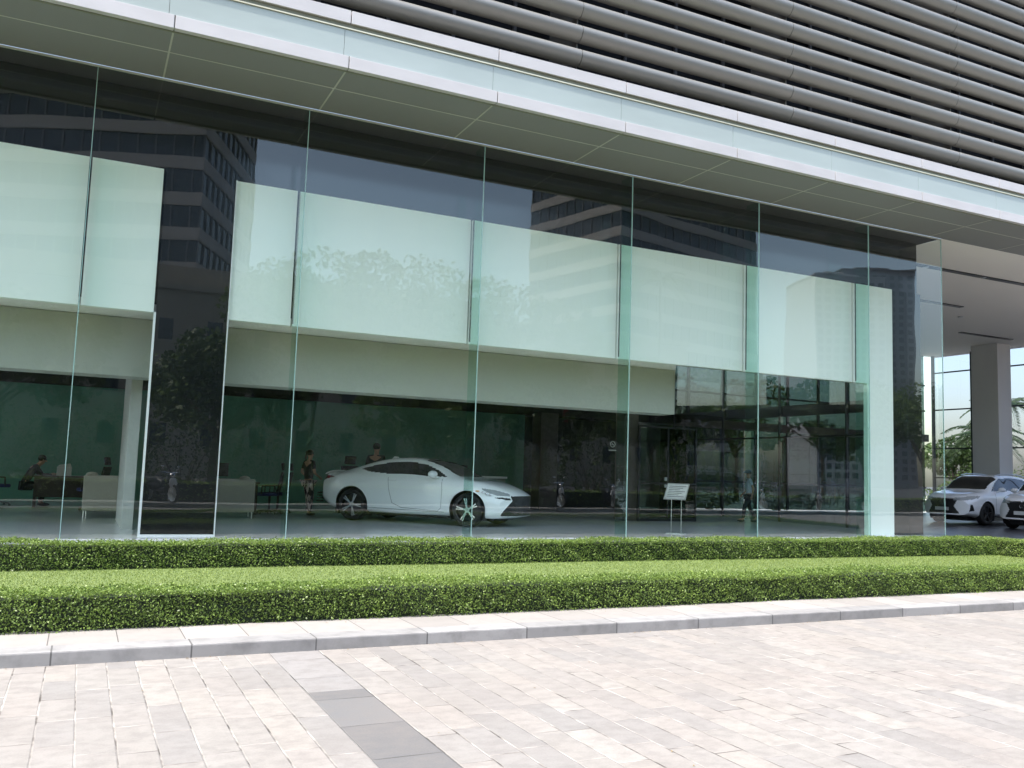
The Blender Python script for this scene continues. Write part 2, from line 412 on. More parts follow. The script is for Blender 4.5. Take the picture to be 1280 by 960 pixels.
# hedges: dark core and many leaves on an uneven clipped surface
def hedge(name, x0, x1, y0, y1, z0, z1, dens, mat, label, lsize=.014):
    root = empty(name, ((x0+x1)/2, (y0+y1)/2, z0)); L, D, H = x1-x0, y1-y0, z1-z0
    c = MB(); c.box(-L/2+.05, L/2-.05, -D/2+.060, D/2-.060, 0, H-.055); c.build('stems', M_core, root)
    pts = []; nr = []
    for (area, f, nn) in ((L*H, lambda k: np.stack([rng.uniform(-L/2, L/2, k), np.full(k, -D/2), rng.uniform(0, H, k)], 1), (0,-1,0)),
                          (L*H*.5, lambda k: np.stack([rng.uniform(-L/2, L/2, k), np.full(k, D/2), rng.uniform(0, H, k)], 1), (0,1,0)),
                          (L*D, lambda k: np.stack([rng.uniform(-L/2, L/2, k), rng.uniform(-D/2, D/2, k), np.full(k, H)], 1), (0,0,1)),
                          (D*H, lambda k: np.stack([np.full(k, -L/2), rng.uniform(-D/2, D/2, k), rng.uniform(0, H, k)], 1), (-1,0,0)),
                          (D*H, lambda k: np.stack([np.full(k, L/2), rng.uniform(-D/2, D/2, k), rng.uniform(0, H, k)], 1), (1,0,0))):
        k = int(area*dens); p = f(k); q = np.tile(np.array(nn, float), (k, 1))
        s = p + np.array([x0, y0, 0])
        wob = .015*np.sin(s[:,0]*1.1+s[:,2]*4+s[:,1])+.010*np.sin(s[:,0]*5.1+s[:,2]*9) + .010*np.sin(s[:,0]*13.7+1.3+s[:,1]*17+s[:,2]*21) + .010*np.sin(s[:,0]*2.1)
        p = p + q*(wob + rng.normal(-.012, .014, k))[:,None]
        # thin patches at the foot
        keep = rng.random(k) < np.where(p[:,2] < .05, .55, 1)
        pts.append(p[keep]); nr.append(q[keep])
    # stray shoots above the clipped top
    k = int(L*22); p = np.stack([rng.uniform(-L/2, L/2, k), rng.uniform(-D/2, D/2, k), H+rng.uniform(0, .035, k)], 1); pts.append(p); nr.append(np.tile([0,0,.3], (k,1)))
    P = np.concatenate(pts); N = np.concatenate(nr); N = N*.55 + np.array([0,0,.25])
    leafquads('leaves', P, lsize, mat, root, N, .9, .62)
    return tag(root, label, 'hedge')
hedge('hedge', -9, 19.5, -6.72, -6.30, -.21, .108, 9000, M_hedge, 'long clipped green hedge nearest the road, along the pavement', .0105)
hedge('hedge', -9, 17.35, -2.42, -1.95, -.21, .148, 6000, M_hedge, 'low clipped hedge against the foot of the glass wall', .0122)
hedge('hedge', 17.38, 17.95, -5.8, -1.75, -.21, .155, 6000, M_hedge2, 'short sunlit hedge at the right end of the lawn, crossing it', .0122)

# ------------------------------------------------------------------ showroom building
BLD = tag(empty('showroom_building', (0, 0, 0)), 'car showroom with tall green glass front, white inner panels, canopy and grey louvres above', 'building')
BAY = 3.316; X0 = -.205; HT = 7.33
def gx_(k): return X0 + BAY*k
XE = 18.86
edges = [gx_(k) for k in range(-2, 6)] + [XE]
for a, c_ in zip(edges[:-1], edges[1:]):
    MB().box(a+.006, c_-.006, -.012, .006, 0.0, HT-.037).build('glass_pane', M_glass, BLD)
for k in range(-2, 6):
    x = gx_(k)
    MB().box(x-.009, x+.009, .012, .40, .0, HT-.002).build('glass_fin', M_fin, BLD)
    MB().box(x-.005, x+.005, -.014, .0115, .0, HT-.037).build('sealant_joint', M_edge, BLD)
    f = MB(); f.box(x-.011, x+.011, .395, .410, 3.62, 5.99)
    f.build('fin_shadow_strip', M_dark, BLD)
MB().box(XE-.006, XE+.006, -.014, .008, .0, HT-.037).build('sealant_joint', M_edge, BLD)
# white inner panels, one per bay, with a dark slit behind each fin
for k in range(-2, 5):
    a, c_ = gx_(k)+.022, gx_(k+1)-.022
    segs = [(a, c_)]
    if k == 0: segs = [(a, .885), (2.06, c_)]
    for s0, s1 in segs:
        MB().box(s0, s1, .50, .62, 3.60, 6.0).build('white_panel', M_white, BLD)
MB().box(gx_(5)+.03-.55+.55, 17.72, .50, .62, 3.60, 6.0).build('white_panel', M_white, BLD)
MB().box(16.86, 17.72, .50, .62, 0, 3.598).build('white_panel', M_white, BLD)
# black cladding
b = MB(); b.box(-12, 18.75, .63, .70, 6.0, HT-.003); b.build('black_cladding', M_black, BLD)
b = MB(); b.box(.92, 2.03, .46, .74, 0.03, 5.99); b.build('black_column', M_black, BLD)
b = MB(); b.box(17.725, 18.74, .52, .72, 0, 5.99); b.build('black_cladding', M_black, BLD)
b = MB(); b.box(.885, .918, .42, .52, 0, 3.59); b.box(2.034, 2.050, .42, .45, 0, 5.99); b.box(.918, 2.032, .42, .46, 0, .028); b.build('column_trim', M_frame, BLD)
b = MB(); b.box(-12, 16.6, .68, .72, 3.605, 5.995); b.build('slit_blackout', M_dark, BLD)  # black sheet added to stop sky light showing through the panel slits
# inner walls, ceilings
b = MB(); b.prism([(-12, .63), (11.35, .63), (20.1, 12.9), (20.1, 14.1), (-12, 14.1)], 3.60, 3.75, 'xy'); b.build('ceiling', M_porch, BLD)
b = MB(); b.box(-12, 35.9, .75, 14.5, 7.34, 7.6); b.build('roof_slab', M_dceil, BLD)
b = MB(); b.box(-12, 20.1, 12.5, 14.05, 3.2, 3.598); b.build('dark_bulkhead', M_dark, BLD)
b = MB(); b.box(-12, 13.75, 12.6, 12.8, 0, 3.195); b.build('green_wall', M_greenwall, BLD)
b = MB(); b.box(13.76, 18.3, 13.2, 13.4, 0, 3.195); b.build('dark_wall', M_dark, BLD)
b = MB(); b.box(-12, 11.85, 1.35, 1.95, 2.60, 3.59); b.build('bulkhead', M_ceil, BLD, bevel=.004)
b = MB(); b.box(.70, .88, 1.96, 4.7, 0, 3.598); b.build('return_wall', M_wallgrey, BLD)
MB().box(-12.02, -12, .0, 14.1, 0, HT).build('daylight_end_glass', M_pglass, BLD)  # unseen end made of glass to let extra daylight into the room
b = MB(); b.bar((20.15, 14.0, 3.42), (20.15, 2.0, 3.42), .12, .34); b.build('ceiling_edge_beam', M_brown, BLD)
b = MB(); b.box(20.2, 35.6, 14.0, 14.2, 3.25, 3.58); b.build('bronze_beam', M_brown, BLD)
b = MB(); b.box(13.55, 14.2, 11.0, 11.6, 0, 3.195); b.build('inner_column', M_colbrown, BLD)
b = MB(); b.box(13.3, 13.75, 5.6, 6.05, 0, 3.598); b.build('inner_column', M_colbrown, BLD)
# rear glazing facing the garden
MB().box(18.3, 35.6, 14.24, 14.26, .0, 7.33).build('rear_glass', M_rglass, BLD)
b = MB()
for x in np.arange(18.4, 35.6, 1.75): b.bar((x, 14.2, 0), (x, 14.2, 7.33), .07, .12)
for z in (1.1, 4.7, 5.9): b.bar((18.3, 14.2, z), (35.6, 14.2, z), .05, .07)
b.build('rear_mullions', M_mull, BLD)
# side return of the showroom box near the porch: partition with door
MB().box(18.84, 18.86, .72, 14.0, 0, HT-.003).build('side_glass', M_pglass, BLD)
b = MB()
for y in (3.0, 5.6, 8.2, 10.9): b.bar((18.8, y, 0), (18.8, y, HT), .05, .05)
b.bar((18.8, .75, 2.5), (18.8, 14, 2.5), .05, .05)
b.build('side_mullions', M_mull, BLD)
# dark core volume behind the upper void
b = MB(); b.box(13.2, 16.0, 9.2, 9.4, 3.78, 7.3); b.build('upper_partition', M_dark, BLD)
MB().box(-12, XE, -.0155, .012, HT-.035, HT-.0035).build('head_channel', M_joint, BLD)
# canopy
FY = -1.9
b = MB(); b.box(-12, 40, FY+.02, -.016, HT, HT+.10); b.build('soffit', M_soff, BLD)
SJ = [.745+2.525*k for k in range(-5, 16)]
b = MB()
for x in SJ: b.box(x-.013, x+.013, FY+.025, -.02, HT-.003, HT+.01)
b.box(-12, 40, -1.026, -1.004, HT-.0035, HT+.01)
b.build('soffit_joints', M_joint, BLD)
for x in SJ[:-1]:
    MB().box(x+.008, x+2.517, FY-.01, FY+.09, 7.305, 7.50).build('fascia_lower_panel', M_alu, BLD, bevel=.004)
    MB().box(x+.008, x+2.517, FY-.01, FY+.09, 8.03, 8.235).build('fascia_upper_panel', M_alu, BLD, bevel=.004)
    MB().box(x-.08, x+2.439, FY+.02, FY+.045, 7.51, 7.93).build('fascia_glass_panel', M_frost, BLD)
b = MB(); b.box(-12, 40, FY+.10, FY+.14, 7.30, 8.23); b.build('fascia_backing', M_olive, BLD)
b = MB(); b.box(-12, 40, FY+.0, FY+.098, 7.935, 7.955); b.build('fascia_strip', M_gold, BLD)
b = MB(); b.box(-12, 40, FY+.03, FY+.098, 7.96, 8.028); b.build('fascia_gap', M_olive, BLD)
b = MB(); b.box(-12, 40, FY+.15, .0, 8.10, 8.18); b.build('canopy_roof', M_dark, BLD)
# upper floors: dark glazing with mullions behind the louvres
b = MB(); b.box(-12, 40, .0, .2, 7.62, 22); b.build('upper_wall', M_upglass, BLD)
b = MB()
for x in np.arange(-12, 40, 1.2625): b.box(x-.03, x+.03, -.07, -.004, 8.2, 22)
for z in (11.3, 15.0, 18.7): b.box(-12, 40, -.068, -.003, z, z+.3)
b.build('upper_mullions', simple('grey_mullion', (.09, .09, .10), .5), BLD)
b = MB()
for x in np.arange(2.65-5.05*3, 40, 5.05): b.box(x-.012, x+.012, -1.16, -.07, 8.24, 22)
b.build('louvre_brackets', simple('bracket_metal', (.16, .16, .155), .5), BLD)
# louvre blade: rounded aerofoil, sharp top nose
prof = []
for i in range(15):
    t = i/14; a = -math.pi/2 + math.pi*t       # convex outer face from bottom to top
    prof.append((-1.27 - .13*max(0, math.cos(a))**.9 + .075*(.5-.5*math.sin(a))**1.6, .148*math.sin(a)))
prof2 = [(-1.27+.10, .12), (-1.27+.17, 0)]
XB = [2.65+5.05*k for k in range(-3, 8)]
for i in range(28):
    zc = 8.81 + .459*i; b = MB()
    for x0_, x1_ in zip(XB[:-1], XB[1:]):
        pr = [(y, z+zc) for y, z in prof+prof2]
        b.prism(pr, x0_+.006, x1_-.006, 'yz')
    b.build('louvre_blade', M_louv, BLD, smooth=True, angle=50)
# porch
b = MB(); b.box(18.9, 36.6, .002, 14.4, HT, HT+.009); b.build('porch_ceiling', M_porch, BLD)
for (x0_, x1_, y) in ((19.2, 27.5, 2.1), (19.2, 26.7, 5.4), (31.1, 34.2, 8.83), (19.2, 24, 8.83), (38, 46, 4)): MB().box(x0_, x1_, y-.09, y+.09, HT-.03, HT+.002).build('slot_light', M_mull, BLD)

for x, y in ((20.9, 2.1), (23.3, 2.1), (25.8, 2.1), (28.2, 6.6), (28.5, 8.8)): MB().lathe([(0, HT-.045), (.07, HT-.045), (.09, HT-.03), (.09, HT-.004)], (x, y, 0)).build('downlight', M_steel, BLD, smooth=True)
b = MB(); b.box(34.6, 35.45, 9.75, 11.0, -.05, HT-.002); b.build('porch_column', M_colgrey, BLD, bevel=.02)
MB().box(36.1, 36.12, 2.0, 14.2, -.04, HT-.004).build('porch_glass', M_pglass, BLD)
b = MB()
for y in (14.1, 12.05, 9.3, 6.5, 3.7): b.bar((36.05, y, -.05), (36.05, y, HT-.004), .10, .13)
for z in (1.6, 2.95, 4.75, 6.5): b.bar((36.05, 2, z), (36.05, 14.1, z), .055, .06)
b.build('porch_mullions', M_mull, BLD)

# ------------------------------------------------------------------ cars
def sm(x, a, b): 
    t = np.clip((x-a)/(b-a), 0, 1); return t*t*(3-2*t)
def crom(xs, ks, vs):
    ks = np.array(ks, float); vs = np.array(vs, float)
    m = np.gradient(vs, ks); i = np.clip(np.searchsorted(ks, xs)-1, 0, len(ks)-2)
    h = ks[i+1]-ks[i]; t = (xs-ks[i])/h
    return (2*t**3-3*t**2+1)*vs[i]+(t**3-2*t**2+t)*h*m[i]+(-2*t**3+3*t**2)*vs[i+1]+(t**3-t**2)*h*m[i+1]
def inpoly(x, z, poly):
    c = np.zeros(len(x), bool); n = len(poly)
    for i in range(n):
        x1, z1 = poly[i]; x2, z2 = poly[(i+1) % n]
        k = (z1 > z) != (z2 > z)
        with np.errstate(divide='ignore', invalid='ignore'): c ^= k & (x < (x2-x1)*(z-z1)/((z2-z1) if z2 != z1 else 1e-9)+x1)
    return c
def make_car(P, name, label, paint):
    root = tag(empty(name), label, 'car')
    L = P['L']; N = P.get('N', 300)
    xs = np.linspace(0, L, N)
    zt = crom(xs, *P['top']); zb = crom(xs, *P['bot']); zl = np.minimum(crom(xs, *P['belt']), zt-.015)
    w = crom(xs, *P['wid']); wt = np.minimum(crom(xs, *P['wtop']), w*.97)
    MV = P.get('MV', 112); secs = []
    for i in range(N):
        zmid = zb[i]+(zl[i]-zb[i])*.55
        ctrl = [(0, zb[i]), (w[i]*.80, zb[i]), (w[i]*.965, zb[i]+.07), (w[i], zmid), (w[i]*.985, zl[i]-.08), (w[i]*.93, zl[i]),
                (wt[i]*1.0, zt[i]-.05 if zt[i]-zl[i] > .12 else zt[i]-(zt[i]-zl[i])*.35), (wt[i]*.82, zt[i]-.008), (0, zt[i])]
        d = [0.]
        for a, b_ in zip(ctrl[:-1], ctrl[1:]): d.append(d[-1]+math.hypot(a[0]-b_[0], a[1]-b_[1])+1e-4)
        tt = np.linspace(0, d[-1], MV)
        yy = np.interp(tt, d, [c[0] for c in ctrl]); zz = np.interp(tt, d, [c[1] for c in ctrl])
        for _ in range(MV*MV//1500+1):
            yy[1:-1] = .25*yy[:-2]+.5*yy[1:-1]+.25*yy[2:]; zz[1:-1] = .25*zz[:-2]+.5*zz[1:-1]+.25*zz[2:]
        secs.append((yy, zz))
    Y = np.array([s[0] for s in secs]); Z = np.array([s[1] for s in secs]); X = np.repeat(xs[:,None], MV, 1)
    X0_ = X.copy()
    def bow(X, Y):
        r = np.abs(Y)/(P['W']/2)
        return X - P['bowf']*r**2.6*sm(X, L-1.1, L) + P['bowr']*r**2.8*(1-sm(X, 0, .8))
    # fender flare
    for wx in P['wheels']:
        g = np.exp(-((X-wx)/.42)**2)*np.exp(-((Z-.45)/.35)**2)*(Y > .4); Y = Y+g*P.get('flare', .02)
    Xb = bow(X, Y)
    def both(A): return A
    nv = N*MV
    VR = np.stack([Xb.ravel(), -Y.ravel(), Z.ravel()], 1); VL = np.stack([Xb.ravel(), Y.ravel(), Z.ravel()], 1)
    # end caps: K columns between right and left
    K = 72; caps = []; 
    V = [VR, VL]; off = 2*nv
    F = []; UX = []; UZ = []; UY = []; 
    ii, jj = np.meshgrid(np.arange(N-1), np.arange(MV-1), indexing='ij'); a = (ii*MV+jj).ravel()
    Fr = np.stack([a, a+MV, a+MV+1, a+1], 1); Fl = np.stack([a, a+1, a+MV+1, a+MV], 1)+nv
    F = [Fr, Fl]
    for e in (0, N-1):
        ts = np.linspace(-1, 1, K+1)
        g = np.zeros((MV, K+1), int)
        yy = Y[e][:,None]*ts[None,:]; zz = np.repeat(Z[e][:,None], K+1, 1); xx = bow(np.full_like(yy, xs[e]), yy)
        vv = np.stack([xx.ravel(), yy.ravel(), zz.ravel()], 1); idx = np.arange(MV*(K+1)).reshape(MV, K+1)+off
        idx[:,0] = e*MV+np.arange(MV); idx[:,K] = nv+e*MV+np.arange(MV)
        V.append(vv); off += len(vv)
        q = np.stack([idx[:-1,:-1].ravel(), idx[:-1,1:].ravel(), idx[1:,1:].ravel(), idx[1:,:-1].ravel()], 1)
        F.append(q if e else q[:,::-1])
    V = np.concatenate(V); F = np.concatenate(F)
    cen = V[F].mean(1); cx, cy, cz = cen.T; ay = np.abs(cy)
    # snap the rim of the arches, drop faces inside
    Rr = P['arch']; keep = np.ones(len(F), bool)
    for wx in P['wheels']:
        d = np.hypot(V[:,0]-wx, V[:,2]-P['wr']); sel = (np.abs(V[:,1]) > .45) & (np.abs(d-Rr) < .02) & (V[:,2] > .12)
        k = Rr/np.maximum(d[sel], 1e-6); V[sel,0] = wx+(V[sel,0]-wx)*k; V[sel,2] = P['wr']+(V[sel,2]-P['wr'])*k
        dc = np.hypot(cx-wx, cz-P['wr']); keep &= ~((dc < Rr-.004) & (ay > .45))
    Hh = P['H']
    part = np.zeros(len(F), int); names = ['body']; mats = [paint]
    # face normals to keep top-facing faces out of side windows
    e1 = V[F[:,1]]-V[F[:,0]]; e2 = V[F[:,2]]-V[F[:,1]]; nrm = np.cross(e1, e2); nrm /= np.linalg.norm(nrm, axis=1)[:,None]+1e-12
    for (nm, mt, test) in P['parts']:
        s = test(cx, cy, cz, nrm); names.append(nm); mats.append(mt); part[s & (part == 0)] = len(names)-1
    objs = {}
    for pi, nm in enumerate(names):
        for sgn in ((0,) if not nm.startswith(('headlight', 'taillight', 'side_window', 'side_vent')) else (-1, 1)):
            s = keep & (part == pi)
            if sgn: s &= (cy*sgn > 0)
            if not s.any(): continue
            f = F[s]; u, inv = np.unique(f, return_inverse=True); inv = inv.reshape(f.shape)
            me = bpy.data.meshes.new(nm); me.from_pydata(V[u].tolist(), [], inv.tolist())
            bm = bmesh.new(); bm.from_mesh(me); bmesh.ops.remove_doubles(bm, verts=bm.verts, dist=2e-4)
            bmesh.ops.dissolve_degenerate(bm, edges=bm.edges, dist=1e-5)
            for q in bm.faces: q.smooth = True
            bm.to_mesh(me); bm.free()
            objs[nm] = link_obj(nm, me, mats[pi], root)
    body = objs['body']
    # surface lookup for seams
    def surf(x, z):
        i = int(np.clip(x/L*(N-1), 0, N-1)); col = Y[i]; zc = Z[i]
        j0 = int(np.argmax(col)); k = [j for j in range(8, MV-6)]
        best = min(k, key=lambda j: abs(zc[j]-z)+(0 if j > 6 else 9)); 
        j1 = min(max(best, 1), MV-2); 
        return float(np.interp(z, sorted(zc[8:MV-6]), [c for _, c in sorted(zip(zc[8:MV-6], col[8:MV-6]))]))
    for poly, rad, nm, mt in P['seams']:
        for sg in (-1, 1):
            pts = []
            for (xa, za), (xb, zb_) in zip(poly[:-1], poly[1:]):
                for t in np.linspace(0, 1, 9):
                    x = xa+(xb-xa)*t; z = za+(zb_-za)*t; y = surf(x, z); xx = float(bow(np.array([x]), np.array([y]))[0]); pts.append((xx, sg*(y-rad*.1), z))
            MB().tube(pts, rad, 5).build(nm, mt, root)
    # wheel housings
    b = MB()
    for wx in P['wheels']:
        for sg in (-1, 1):
            n_ = 20; pr = [(wx+Rr*1.0*math.cos(math.pi*(-.18+1.36*k/n_)), P['wr']+Rr*math.sin(math.pi*(-.18+1.36*k/n_))) for k in range(n_+1)]
            y0_, y1_ = sg*(P['W']/2-.30), sg*(P['W']/2-.035)
            v = [(x, y0_, max(z, .13)) for x, z in pr]+[(x, y1_, max(z, .13)) for x, z in pr]
            b.add(v, [(k, k+1, k+n_+2, k+n_+1) for k in range(n_)]+[tuple(range(n_+1))])
    b.box(.4, L-.5, -P['W']/2+.35, P['W']/2-.35, .13, .30)
    b.build('wheel_housing', M_blk, root)
    # wheels
    def wheel():
        r = P['wr']; rr = P['rim']
        wroot = empty('wheel'); wroot.parent = root
        t = MB(); hw = .115
        t.lathe([(rr, -hw), (r-.035, -hw-.004), (r-.01, -hw+.02), (r, -hw+.05), (r, hw-.05), (r-.01, hw-.02), (r-.035, hw+.004), (rr, hw)], (0,0,0), 'y', 48)
        t.build('tyre', M_tyre, wroot, smooth=True)
        q = MB(); q.lathe([(rr+.002, -hw+.0), (rr-.014, -hw+.004), (rr-.03, -hw+.05), (rr-.035, hw), (rr, hw)], (0,0,0), 'y', 48)
        q.build('rim', M_rimdark, wroot, smooth=True); q = MB()
        for k in range(P['spokes']):
            a = 2*math.pi*(k+.25)/P['spokes']+.3
            for da in (-.07, .07):
                s, c = math.sin(a+da*.6), math.cos(a+da*.6); s2, c2 = math.sin(a+da*1.5), math.cos(a+da*1.5)
                q.bar((.05*c, -hw+.025, .05*s), ((rr-.012)*c2, -hw+.012, (rr-.012)*s2), .026, .034, (0,1,0))
        q.lathe([(0, -hw+.008), (.055, -hw+.010), (.065, -hw+.04)], (0,0,0), 'y', 20)
        q.build('spokes', P.get('rimmat', M_rim), wroot, smooth=True)
        d = MB(); d.lathe([(0, -hw+.075), (rr-.04, -hw+.075), (rr-.04, -hw+.10), (0, -hw+.10)], (0,0,0), 'y', 30)
        d.build('brake_disc', M_rimdark, wroot, smooth=True)
        return wroot
    w0 = wheel(); first = True
    for wx in P['wheels']:
        for sg in (-1, 1):
            ww = w0 if first else copy_tree(w0, root); first = False
            ww.location = (wx, sg*(P['W']/2-.145), P['wr']); ww.rotation_euler = (0, random.uniform(0, 6), 0 if sg < 0 else math.pi)
    # door mirrors
    for sg in (-1, 1):
        mx_, mz = P['mirror']; y = surf(mx_, mz-.05)
        b = MB(); b.ell((mx_, sg*(y+.17), mz+.03), (.095, .135, .075), 16, 10); b.bar((mx_+.04, sg*(y-.04), mz-.055), (mx_+.02, sg*(y+.12), mz-.01), .07, .04)
        b.build('door_mirror', paint, root, smooth=True)
        hx, hz = P['handle']; y = surf(hx, hz)
        MB().ell((hx, sg*(y+.012), hz), (.10, .018, .014), 12, 6).build('door_handle', P.get('handlemat', paint), root, smooth=True)
    return root, surf, bow, xs, Y, Z

def side(poly, ymin=.35, nz=.93): return lambda x, y, z, n: inpoly(x, z, poly) & (np.abs(y) > ymin) & (np.abs(n[:,2]) < nz)
# coupe: x from tail (0) to nose (L)
coupe = dict(L=4.70, W=1.84, H=1.395, N=560, wheels=(1.0, 3.73), wr=.345, rim=.255, arch=.395, spokes=5, flare=.022, bowf=.52, bowr=.30,
  top=([0, .10, .22, .45, .80, 1.20, 1.60, 2.00, 2.35, 2.70, 3.05, 3.42, 3.60, 4.0, 4.35, 4.58, 4.70],
       [.86, 1.00, 1.035, 1.045, 1.135, 1.255, 1.345, 1.388, 1.392, 1.345, 1.225, 1.035, .985, .925, .83, .735, .66]),
  bot=([0, .25, .55, 1.5, 3.2, 4.0, 4.5, 4.70], [.42, .29, .23, .19, .19, .20, .19, .24]),
  belt=([0, .3, .8, 1.4, 2.4, 3.3, 3.8, 4.3, 4.70], [.74, .90, .99, 1.005, .985, .955, .89, .76, .56]),
  wid=([0, .15, .4, 1.0, 1.8, 2.6, 3.4, 3.8, 4.3, 4.55, 4.70], [.74, .84, .895, .915, .90, .89, .90, .915, .90, .84, .76]),
  wtop=([0, .4, .9, 1.5, 2.2, 2.8, 3.3, 3.7, 4.3, 4.70], [.64, .66, .60, .60, .605, .62, .70, .78, .72, .60]),
  mirror=(2.98, 1.02), handle=(1.98, .885),
  seams=[([(1.86, .95), (1.90, .70), (1.98, .42), (2.2, .33), (3.05, .29), (3.13, .36), (3.15, .70), (3.13, .955)], .0045, 'door_seam', M_seam),
         ([(4.28, .30), (4.33, .42), (4.35, .50)], .006, 'bumper_slit', M_blk),
         ([(1.35, .30), (2.2, .285), (3.2, .275)], .005, 'sill_line', M_seam)],
  parts=[('side_window', M_cwin, side([(1.10, 1.115), (1.35, 1.06), (1.80, 1.03), (2.40, 1.02), (3.22, 1.00), (2.98, 1.13), (2.70, 1.235), (2.40, 1.285), (2.05, 1.288), (1.70, 1.255), (1.40, 1.195)])),
         ('windscreen', M_cwin, lambda x, y, z, n: (x > 2.62) & (x < 3.46) & (z > 1.02) & (np.abs(y) < .555+(x-2.6)*.06) & (n[:,2] > .2)),
         ('rear_window', M_cwin, lambda x, y, z, n: (x > .72) & (x < 1.55) & (np.abs(y) < .50) & (n[:,2] > .4) & (z > 1.0)),
         ('headlight', M_lamp, side([(3.98, .80), (4.12, .72), (4.34, .655), (4.56, .645), (4.50, .70), (4.25, .765)], .3, .97)),
         ('headlight_strip', M_blk, side([(4.26, .615), (4.50, .570), (4.64, .575), (4.60, .60), (4.40, .625)], .3)),
         ('taillight', M_red, side([(-.05, .80), (.30, .885), (.52, .925), (.30, .955), (.02, .93)], .3)),
         ('side_vent', M_blk, side([(.08, .34), (.17, .34), (.14, .60), (.05, .60)], .4)),
         ('grille', M_blk, lambda x, y, z, n: (z > .245) & (z < .655) & (x > np.where(z < .56, 4.38+(z-.245)*.62, 4.575-(z-.56)*.3)) & (n[:,2] < .75))])
car, csurf, cbow, cxs, cY, cZ = make_car(coupe, 'coupe', 'white two-door coupe parked inside the showroom behind the glass, nose to the right', M_paint)
def bumper_edge(parent, surf, bow, path, rad, mat):
    for sg in (-1, 1):
        pts = []
        for (xa, za), (xb, zb_) in zip(path[:-1], path[1:]):
            for t in np.linspace(0, 1, 8):
                xt = xa+(xb-xa)*t; z = za+(zb_-za)*t
                c = min(np.linspace(3.9, 4.699, 300), key=lambda q: abs(float(bow(np.array([q]), np.array([surf(q, z)]))[0])-xt)); y = surf(c, z)
                yy = y if abs(float(bow(np.array([c]), np.array([y]))[0])-xt) < .01 else min(y, .92*(max(0, (4.70-xt)/.52))**(1/2.6))
                pts.append((xt, sg*yy, z))
        MB().tube(pts, rad, 6).build('bumper_edge', mat, parent, smooth=True)
bumper_edge(car, csurf, cbow, [(4.385, .25), (4.575, .555), (4.545, .655)], .014, M_paint)
# grille frame, plate area, antenna fin, lip spoiler, lamp lens details
b = MB()
for sg in (-1, 1):
    pts = [(4.64-.10*((yy/.5)**2), sg*yy, z) for yy, z in ((.02, .655), (.30, .655), (.47, .64), (.40, .50), (.38, .42), (.46, .34), (.58, .24))]
    b.tube(pts, .011, 6)
b.build('grille_frame', M_chrome, car, smooth=True)
b = MB()
for z in np.arange(.27, .64, .052): b.tube([(4.665-.10*((yy/.5)**2), yy, z) for yy in np.linspace(-.42, .42, 9)], .006, 5)
b.build('grille_bars', M_rimdark, car)
b = MB(); b.box(4.655, 4.67, -.22, .22, .36, .46); b.build('number_plate', M_rimdark, car)
b = MB(); b.prism([(1.45, 1.345), (1.52, 1.415), (1.60, 1.405), (1.64, 1.365)], -.018, .018); b.build('aerial_fin', M_paint, car)
b = MB(); b.tube([(.14, y, 1.045-.06*(abs(y)/.6)**3) for y in np.linspace(-.62, .62, 15)], [.012]+[.022]*13+[.012], 8); b.build('tail_spoiler', M_paint, car, smooth=True)
for sg in (-1, 1):
    b = MB()
    for k, (x, z) in enumerate(((4.22, .715), (4.33, .695), (4.43, .68))): b.ell((float(cbow(np.array([x]), np.array([.74]))[0])+.03, sg*(csurf(x, z)-.005), z), (.035, .02, .022), 10, 6)
    b.build('lamp_lens', M_chrome, car, smooth=True)
    MB().ell((float(cbow(np.array([4.13]), np.array([.8]))[0]), sg*(csurf(4.13, .735)-.002), .738), (.05, .012, .014), 10, 6).build('indicator_lens', M_amber, car, smooth=True)
    b = MB(); 
    for k in range(4): b.box(.02+.004*k, .10, sg*.70-.06, sg*.70+.10, .37+.06*k, .395+.06*k)
    b.build('rear_vent', M_blk, car)
# placed with the wheel feet where the photo shows them
F_ = Vector((7.62, 2.85, 0)); R_ = Vector((5.62, 5.02, 0))
hd = math.atan2((F_-R_).y, (F_-R_).x); sc_ = 1.05
mid = (F_+R_)/2; off = Vector((math.cos(hd), math.sin(hd), 0))*(-(1.0+3.73)/2*sc_) + Vector((-math.sin(hd), math.cos(hd), 0))*(.80*sc_)
car.location = mid+off; car.rotation_euler = (0, 0, hd); car.scale = (sc_,)*3

